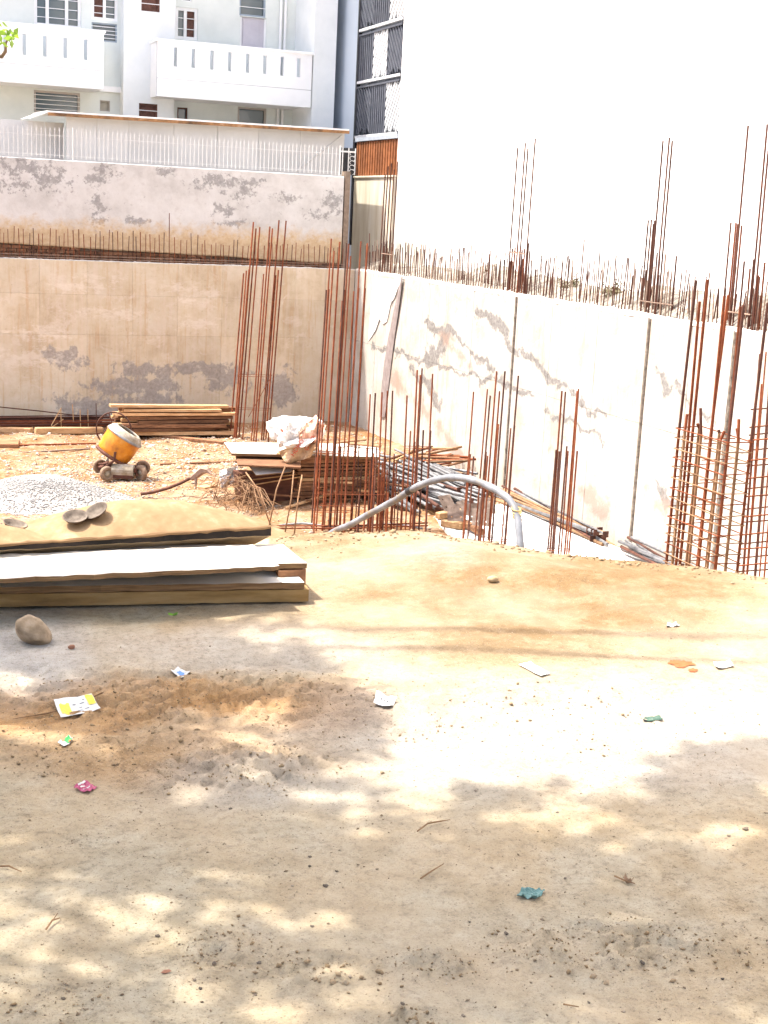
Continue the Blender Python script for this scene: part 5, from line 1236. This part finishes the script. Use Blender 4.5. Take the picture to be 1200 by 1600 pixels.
# ---------------------------------------------------------------- foreground: stone, litter, twigs, pebbles
gob = bpy.data.objects['ground']; gbv = BVHTree.FromPolygons([v.co for v in gob.data.vertices], [tuple(p.vertices) for p in gob.data.polygons])
def G(px, py, dz=0.0):
    h_ = gbv.ray_cast(Vector(EYE), Vector(ray(px, py)).normalized())[0]
    p = np.array(h_) if h_ is not None else P(px, py, z=0)
    p[2] += dz; return p
def rockmesh(c, r, seed, nu=28, nv=18, amp=.35, R=None):
    v = []; f = []
    for j in range(nv+1):
        th = math.pi*j/nv
        for i in range(nu):
            ph = 2*math.pi*i/nu; d = np.array([math.sin(th)*math.cos(ph), math.sin(th)*math.sin(ph), math.cos(th)])
            s = 1+amp*(fbm(np.array([d[0]*1.3+seed+d[1]]), np.array([d[2]*1.3+seed-d[1]]), 3, seed)[0]-.5)
            w = d*np.array(r)*s
            if R is not None: w = R @ w
            v.append(np.array(c)+w)
    for j in range(nv):
        for i in range(nu): f.append((j*nu+i, (j+1)*nu+i, (j+1)*nu+(i+1) % nu, j*nu+(i+1) % nu))
    return MB().add(v, f)
boulder_m = M('brown_river_stone', [(.3, (.15, .105, .065)), (.5, (.27, .20, .13)), (.72, (.40, .32, .24))], 16, 9, .85, .6, .008, spec=.3)
p = G(52, 1004, .043); solo('boulder', rockmesh(p, (.070, .055, .046), 4, 36, 24, .42, R=rotm(0, .55, -.3)), boulder_m, 'smooth brown boulder in front of the timber beam at the left', 'stone', smooth=True)
p = G(770, 909, .012); solo('rock', rockmesh(p, (.024, .018, .014), 9, 14, 9, .6), M('tan_rock', [(.3, (.3, .2, .1)), (.7, (.45, .33, .2))], 20), 'small tan rock alone on the sandy rise', 'stone', smooth=True)
p = G(112, 1014, .008); solo('brick_chip', rockmesh(p, (.013, .01, .009), 12, 10, 7, .6), M('red_chip', [(.3, (.20, .085, .05)), (.7, (.32, .16, .10))], 20), 'small red brick chip to the right of the boulder', 'stone')
p = G(520+735, 1535)
p = G(258, 1521, .003); solo('brick_chip', MB().add(np.array(p)+OCT*np.array([.014, .008, .004])*np.array([[1, 1, 1], [.7, 1, 1], [1, 1.3, 1], [1, .6, 1], [1, 1, 1.2], [1, 1, 1], [1.2, 1, 1], [1, 1, 1]]), OF), MATS['red_chip'], 'flat red brick chip near the bottom left of the dirt', 'stone')
# brick-dust stain: a thin spread of red powder
q = MB(); c = G(1066, 1040)
for (px, py, rx, ry) in ((1066, 1038, 20, 6), (1082, 1048, 8, 3), (1052, 1036, 9, 4)):
    ctr = G(px, py, .006); ring = []
    for a in np.linspace(0, 2*math.pi, 23)[:-1]:
        k = U(.65, 1.15); ring.append(G(px+rx*k*math.cos(a), py+ry*k*math.sin(a), .003))
    q.add([ctr]+ring, [(0, 1+(i+1) % len(ring), 1+i) for i in range(len(ring))])
tag(solo('brick_dust', q, M('red_dust', [(.3, (.30, .07, .02)), (.7, (.42, .13, .05))], 40, 5, .95, .3, .005), 'patch of red brick dust on the sand at the right', 'dust'), kind='stuff')
def litter(name, corners, mat, label, lift=.003, curl=.007, seed=1, th=.0012, cat='wrapper', n=8, crum=.006):
    pc = [G(x, y, lift) for (x, y) in corners]; a, b_, c, d = pc; q = MB()
    def fn(u, w):
        p = (a*(1-u)+b_*u)*(1-w)+(d*(1-u)+c*u)*w
        z = curl*((2*u-1)**2*.6+(2*w-1)**2*.4)+crum*(fbm(np.array([u*4+seed]), np.array([w*4+seed*2]), 3, seed)[0]-.5)*2
        return p+np.array([0, 0, z])
    q.grid(fn, n, n); n0 = len(q.v); fs = list(q.f); q.f = [tuple(reversed(t)) for t in fs]
    # keep the printed side up
    q.add([np.array(p)-[0, 0, th] for p in q.v], []); q.f += [tuple(k+n0 for k in t) for t in fs]
    o = solo(name, q, mat, label, cat, 'litter on the dirt')
    return o, fn
def printpatch(T, fn, u0, u1, w0, w1, mat, name, n=5, off=.0016, wav=0):
    q = MB(); q.grid(lambda u, w: fn(u0+(u1-u0)*u, w0+(w1-w0)*w+wav*math.sin(u*9))+np.array([0, 0, off]), n, n); q.f = [tuple(reversed(t)) for t in q.f]
    return part(name, q, mat, T)
def solidm(n, c, r=.4): return M(n, [(.3, tuple(x*.9 for x in c)), (.7, c)], 20, 3, r, 0)
wfilm = solidm('white_film', (.60, .59, .56)); yel_i = solidm('yellow_ink', (.68, .56, .04)); drk_i = solidm('dark_ink', (.12, .12, .12)); blu_i = solidm('blue_ink', (.10, .22, .55)); grn_i = solidm('green_ink', (.05, .32, .08)); pnk = solidm('pink_film', (.40, .07, .14)); teal = solidm('teal_film', (.12, .23, .21))
org_i = solidm('orange_ink', (.6, .25, .05))
o, fn = litter('milk_pouch', [(95, 1128), (157, 1113), (143, 1090), (84, 1098)], wfilm, 'white milk pouch with yellow patches lying on orange soil at the left', seed=3, curl=.010, lift=.004)
printpatch(o, fn, .08, .34, .18, .72, yel_i, 'yellow_patch', wav=.06); printpatch(o, fn, .80, .985, .40, .97, yel_i, 'yellow_patch')
for (u0, u1, w0) in ((.42, .50, .62), (.55, .63, .42), (.60, .72, .62), (.48, .60, .25), (.66, .78, .28), (.70, .76, .78)): printpatch(o, fn, u0, u1, w0, w0+.035, drk_i, 'print_line', 2)
o, fn = litter('wrapper', [(283, 1064), (297, 1053), (278, 1046), (267, 1050)], wfilm, 'small white wrapper with a blue oval near the boulder', seed=5)
printpatch(o, fn, .25, .75, .2, .65, blu_i, 'blue_oval', wav=.05)
o, fn = litter('wrapper', [(103, 1171), (114, 1158), (107, 1152), (90, 1164)], wfilm, 'small white wrapper with a green stripe below the milk pouch', seed=6)
printpatch(o, fn, .5, .95, .1, .95, grn_i, 'green_stripe'); printpatch(o, fn, .6, .8, .05, .3, org_i, 'orange_dot', off=.003)
o, fn = litter('wrapper', [(136, 1242), (152, 1231), (132, 1223), (115, 1234)], pnk, 'crumpled pink wrapper with white print at the left', seed=7, crum=.01)
printpatch(o, fn, .15, .8, .35, .45, wfilm, 'white_print'); printpatch(o, fn, .2, .6, .6, .68, wfilm, 'white_print'); printpatch(o, fn, .3, .9, .82, .95, wfilm, 'white_print')
o, fn = litter('wrapper', [(583, 1104), (612, 1108), (620, 1097), (588, 1084)], wfilm, 'white paper scrap on the path below the middle of the sand', seed=8, lift=.006, crum=.008)
for k in range(3): printpatch(o, fn, .3+.15*k, .36+.15*k, .4, .7, drk_i, 'print_line', 2)
o, fn = litter('wrapper', [(845, 1059), (859, 1055), (828, 1037), (810, 1041)], wfilm, 'long white card lying on the edge of the orange sand', seed=9, lift=.006, curl=.003, crum=.003)
o, fn = litter('wrapper', [(1120, 1047), (1146, 1043), (1140, 1034), (1114, 1037)], wfilm, 'faint white scrap right of the red brick dust', seed=10, lift=.002)
o, fn = litter('wrapper', [(1004, 1128), (1036, 1127), (1030, 1121), (1008, 1122)], solidm('dark_green_film', (.05, .1, .07)), 'flat dark green scrap on the bright path at the right', seed=11, lift=.004, curl=.004)
o, fn = litter('wrapper', [(806, 1405), (840, 1408), (851, 1394), (818, 1390)], teal, 'crumpled teal plastic bag on the shaded dirt', seed=12, crum=.012, n=16, lift=.004)
o, fn = litter('wrapper', [(1040, 981), (1062, 979), (1056, 975), (1043, 976)], wfilm, 'small white scrap on the sandy rise at the right', seed=13, lift=.002)
twig_m = M('dry_twig', [(.3, (.13, .07, .035)), (.7, (.28, .17, .09))], 30, 4, .9, .2, .002)
for pts, lab in (([(652, 1302), (668, 1292), (684, 1287), (703, 1286)], 'thin dry twig in the bright patch of sunlight'), ([(657, 1376), (672, 1368), (693, 1353)], 'straight dry twig below the bright patch'), ([(72, 1456), (82, 1444), (94, 1438)], 'forked dry twig at the lower left'), ([(0, 1357), (14, 1359), (34, 1366)], 'dark twig at the left edge of the dirt'), ([(880, 1573), (904, 1580)], 'short brown stick at the bottom of the picture'),
                 ([(160, 1085), (110, 1110), (70, 1118), (20, 1128)], 'fine root trailing beside the milk pouch'), ([(960, 1372), (975, 1381), (992, 1384)], 'curled dry leaf stem on the shaded dirt')):
    q = MB().tube([G(x, y, .006+.004*(i % 2)) for i, (x, y) in enumerate(pts)], [.0022]*(len(pts)-1)+[.001], 5)
    if 'forked' in lab: q.tube([G(82, 1444, .008), G(90, 1436, .014)], .0012, 4)
    solo('twig', q, twig_m, lab, 'twig')
leafdry = M('dry_brown_leaf', [(.3, (.2, .12, .07)), (.7, (.36, .24, .15))], 30, 4, .85, .2, .002)
litter('dry_leaf', [(972, 1379), (984, 1383), (990, 1380), (976, 1375)], leafdry, 'curled dry leaf on the shaded dirt right of the teal bag', seed=15, curl=.015, cat='leaf')
# counted small stones
dark_peb = M('dark_pebble', [(.3, (.06, .045, .035)), (.7, (.19, .15, .11))], 40, 3, .8, .1, .002, rand=.3)
pm = rockmesh((0, 0, 0), (1, .75, .5), 3, 9, 6, 1.3).mesh('pebble', dark_peb)
for (x, y, s) in ((509, 1385, 9), (484, 1339, 6), (484, 1354, 6), (526, 1362, 6), (488, 1448, 7), (360, 1264, 6), (246, 1463, 8), (346, 1485, 6), (335, 1506, 8), (313, 1545, 7), (99, 1561, 8), (304, 1532, 6), (1165, 1296, 10), (1139, 1307, 6), (791, 1459, 8), (883, 1373, 6), (1129, 1530, 6), (405, 1505, 8), (629, 1569, 8), (724, 1588, 8), (1004, 1505, 9), (920, 1567, 6), (734, 1441, 5), (871, 1270, 5), (399, 1555, 6), (743, 1236, 5)):
    p = G(x, y); d = depth(p); r = s/2*d/FPX
    o = link('pebble', pm, None, p+[0, 0, r*.25]); o.scale = (r, r, r); o.rotation_euler = (U(-.3, .3), U(-.3, .3), U(0, 6)); tag(o, 'small dark pebble lying loose on the foreground dirt', 'pebble', 'dark pebbles on the foreground dirt')
pts = []; sz = []
while len(pts) < 1900:
    px, py = U(-40, 1240), U(930, 1640)
    w = .10+.9*float(clodden(np.array([px]), np.array([py]))[0])
    if py < 1060 and px > 500: w = .05
    if random.random() < w:
        p = P(px, py, z=0)
        if p[1] > 6.0 or (py < 975 and px < 500): continue
        p[2] = gnd(p[0], p[1])+.0005; pts.append(p); sz.append(min(.006, .001+random.expovariate(1/.0012)))
scatter('fine_grit', np.array(pts), sz, M('grit', [(.3, (.09, .06, .04)), (.5, (.22, .16, .10)), (.75, (.4, .33, .25))], 60, 2, .95, 0), 'fine grit and small stones strewn over the foreground dirt', 'grit')
pts = []; sz = []
while len(pts) < 1700:
    px, py = U(-40, 1240), U(1040, 1640); w = float(clodden(np.array([px]), np.array([py]))[0])
    if random.random() < w*.9:
        p = P(px, py, z=0); p[2] = gnd(p[0], p[1])+.002; pts.append(p); sz.append(min(.0095, .0016+random.expovariate(1/.0016)))
for _ in range(420):
    x = U(1.9, 4.6); y = float(yedge(x))-abs(random.gauss(0, .16))+.05; pts.append(np.array([x, y, gnd(x, y)+.002])); sz.append(min(.022, .003+random.expovariate(1/.0045)))
scatter('dirt_clods', np.array(pts), sz, M('clod', [(.3, (.18, .115, .055)), (.6, (.29, .21, .125)), (.8, (.36, .30, .22))], 6, 4, .95, .3, .003), 'loose crumbs of trodden earth on the foreground dirt', 'clods', .7)

pts = []; sz = []
while len(pts) < 15000:
    x, y = U(.0, 3.6), U(1.9, 5.2); px, py = proj((x, y, 0))
    if not (-30 < px < 1230 and 985 < py < 1630): continue
    if vnoise(np.array([x*3.1]), np.array([y*3.1]), 17)[0] < random.random()*.9: continue
    pts.append((x, y, gnd(x, y)+.0004)); sz.append(min(.004, .0007+random.expovariate(1/.0006)))
scatter('sand_grains', np.array(pts), sz, M('mixed_grains', [(.3, (.10, .065, .04)), (.45, (.24, .17, .105)), (.6, (.38, .31, .22)), (.75, (.52, .47, .40))], 90, 2, .95, 0), 'coarse grains of mixed sand over the foreground dirt', 'grit')
# ---------------------------------------------------------------- tree over the viewer, overhead cables
bark = M('grey_bark', [(.3, (.10, .075, .055)), (.7, (.22, .18, .14))], 8, 6, .9, .6, .02, stretch=(2, 2, .5))
leafm, nt, N, L, b = newmat('tree_leaf'); b.inputs['Base Color'].default_value = (.11, .20, .025, 1); b.inputs['Roughness'].default_value = .5
tr = N.new('ShaderNodeBsdfTranslucent'); tr.inputs[0].default_value = (.30, .48, .05, 1); mx = N.new('ShaderNodeMixShader'); mx.inputs[0].default_value = .4
L.new(b.outputs[0], mx.inputs[1]); L.new(tr.outputs[0], mx.inputs[2]); L.new(mx.outputs[0], N['Material Output'].inputs[0])
LITP = [[(470, 1000), (1300, 985), (1300, 1160), (1195, 1168), (1095, 1185), (1065, 1222), (1075, 1262), (975, 1250), (915, 1228), (860, 1226), (800, 1240), (740, 1240), (728, 1300), (712, 1342), (680, 1338), (660, 1290), (650, 1230), (615, 1200), (565, 1175), (560, 1110), (520, 1070), (480, 1040)],
        [(745, 1268), (800, 1275), (862, 1300), (850, 1318), (780, 1305), (748, 1290)],
        [(350, 1092), (430, 1082), (482, 1110), (470, 1160), (400, 1180), (345, 1150)],
        [(-80, 1040), (110, 1038), (150, 1058), (60, 1078), (-80, 1080)],
        [(-80, 1128), (100, 1122), (200, 1140), (160, 1168), (40, 1172), (-80, 1165)],
        [(-80, 1285), (60, 1290), (98, 1312), (70, 1332), (-80, 1335)],
        [(180, 1435), (250, 1450), (268, 1500), (240, 1520), (200, 1490), (160, 1460)],
        [(690, 1548), (770, 1545), (790, 1590), (760, 1640), (690, 1640), (665, 1590)]]
TB = np.array([-3.3, 5.2, 0]); lv = []
def add_leaf(c, s):
    a1 = RNG.normal(size=3); a1 /= np.linalg.norm(a1); a2 = RNG.normal(size=3); a2 -= a1*(a1 @ a2); a2 /= np.linalg.norm(a2)
    lv.append([c-a1*s, c+a2*s*.42, c+a1*s, c-a2*s*.42])
NC = 90000
cx_, cy_ = RNG.uniform(-2.2, 3.6, NC), RNG.uniform(-.5, 5.3, NC)
wd = np.stack([cx_, cy_, np.zeros(NC)], -1)-EYE; ww = wd @ FW; ok = ww > .4; ws = np.where(ok, ww, 1)
PXc = np.where(ok, 600+FPX*(wd @ CX)/ws, 600); PYc = np.where(ok, 800+FPX*(wd @ CD)/ws, 2400)
n1 = fbm(cx_*4, cy_*4, 3, 301)-.5; n2 = fbm(cx_*4+40, cy_*4, 3, 305)-.5; cl = fbm(cx_*2.1+3, cy_*2.1, 3, 91); cl2 = fbm(cx_*5+3, cy_*5, 2, 95)
def inpoly(px, py, poly):
    c = np.zeros(len(px), bool); j = len(poly)-1
    for i in range(len(poly)):
        xi, yi = poly[i]; xj_, yj_ = poly[j]
        if yi != yj_: c ^= ((yi > py) != (yj_ > py)) & (px < (xj_-xi)*(py-yi)/(yj_-yi)+xi)
        j = i
    return c
LT = np.zeros(NC, bool)
for p_ in LITP: LT |= inpoly(PXc+90*n1, PYc+55*n2, p_)
inf = (PXc > -200) & (PXc < 1400) & (PYc < 1700)
mixn = .55*cl+.45*cl2; thr = .50+.05*zone_px(PXc, PYc, 1000, 1420, 380, 160)-.03*zone_px(PXc, PYc, 250, 1400, 420, 200)+.05*zone_px(PXc, PYc, 250, 1020, 300, 30)
dens = np.where(inf, np.where(LT, 0, 1-.93*sstep(thr-.035, thr+.05, mixn)), .22)
dens[(PYc < 960) | ((PYc < 1030) & (PXc > 470)) | ((PXc > 1250) & (PYc < 1250))] = 0
# sunlit flecks over the turned soil at the left
dens *= 1-.75*zone_px(PXc, PYc, 220, 1110, 330, 55)*sstep(.42, .55, cl2)
keep = RNG.random(NC) < dens
base_ = np.stack([cx_, cy_, np.zeros(NC)], -1)[keep]; hh = RNG.uniform(4.3, 6.6, len(base_))
cents = base_+(SUN/SUN[2])*hh[:, None]
cc = np.concatenate([cents+RNG.normal(0, .05, cents.shape), cents+RNG.normal(0, .05, cents.shape)])
a1 = RNG.normal(size=cc.shape); a1 /= np.linalg.norm(a1, axis=1)[:, None]; a2 = RNG.normal(size=cc.shape); a2 -= a1*(a1*a2).sum(1)[:, None]; a2 /= np.linalg.norm(a2, axis=1)[:, None]
ls = RNG.uniform(.045, .085, len(cc))[:, None]
LV = np.stack([cc-a1*ls, cc+a2*ls*.42, cc+a1*ls, cc-a2*ls*.42], 1)
tT = thing('shade_tree', 'leafy green tree overhanging from the left, its branch tip at the top left corner', 'tree', TB)
trunk = MB().tube(catmull([TB+[0, 0, -.1], TB+[.05, 0, 1.2], TB+[.2, -.1, 2.6], TB+[.6, -.4, 3.8], TB+[1.1, -.8, 5.0]], 4), [.20-.0065*i for i in range(17)], 10)
part('trunk', trunk, bark, tT, True)
top = TB+np.array([.5, -.3, 3.6])
for k in range(26):
    c = cents[RNG.integers(len(cents))]; mid = (top+c)/2+np.array([0, 0, .4]); 
    part('limb', MB().tube(catmull([top+RNG.normal(size=3)*.1, mid, c], 4), [.032-.0032*i for i in range(9)], 6), bark, tT, True)
tip = PD(-60, 60, 7.0); 
part('limb', MB().tube(catmull([top, (top+tip)/2+[0, 0, .3], tip, PD(12, 62, 7.0)], 5), [.04-.0024*i for i in range(16)], 6), bark, tT, True)
for k in range(130):
    px, py = -70+98*abs(random.gauss(0, .42)) if 0 else U(-110, 26), 0
    py = 58+random.gauss(0, 14)*(1.1-(px+110)/190)
    add_leaf(PD(px, py, 7.0+U(-.15, .15)), U(.02, .036))
lv = np.concatenate([LV, np.array(lv)])
q = link('crown', npmesh('crown', lv.reshape(-1, 3)-TB, np.arange(len(lv)*4).reshape(-1, 4), leafm, False), tT)
wire_m = solidm('black_cable', (.02, .02, .02))
for pa_, pb_, h, sag, lab in (((480, 983), (1180, 1000), 7.0, .4, 'upper black overhead cable spanning above the sand'), ((480, 1010), (1180, 1035), 6.7, .3, 'lower black overhead cable spanning above the sand')):
    a = P(*pa_, z=0)+SUN/SUN[2]*h; b_ = P(*pb_, z=0)+SUN/SUN[2]*h; d = (b_-a); d /= np.linalg.norm(d); a2 = a-d*14; b2 = b_+d*14
    pts = [a2*(1-t)+b2*t+np.array([0, 0, sag*(2*t-1)**2*2]) for t in np.linspace(0, 1, 40)]
    solo('overhead_cable', MB().tube(pts, .022, 6), wire_m, lab, 'cable', 'cables over the site')
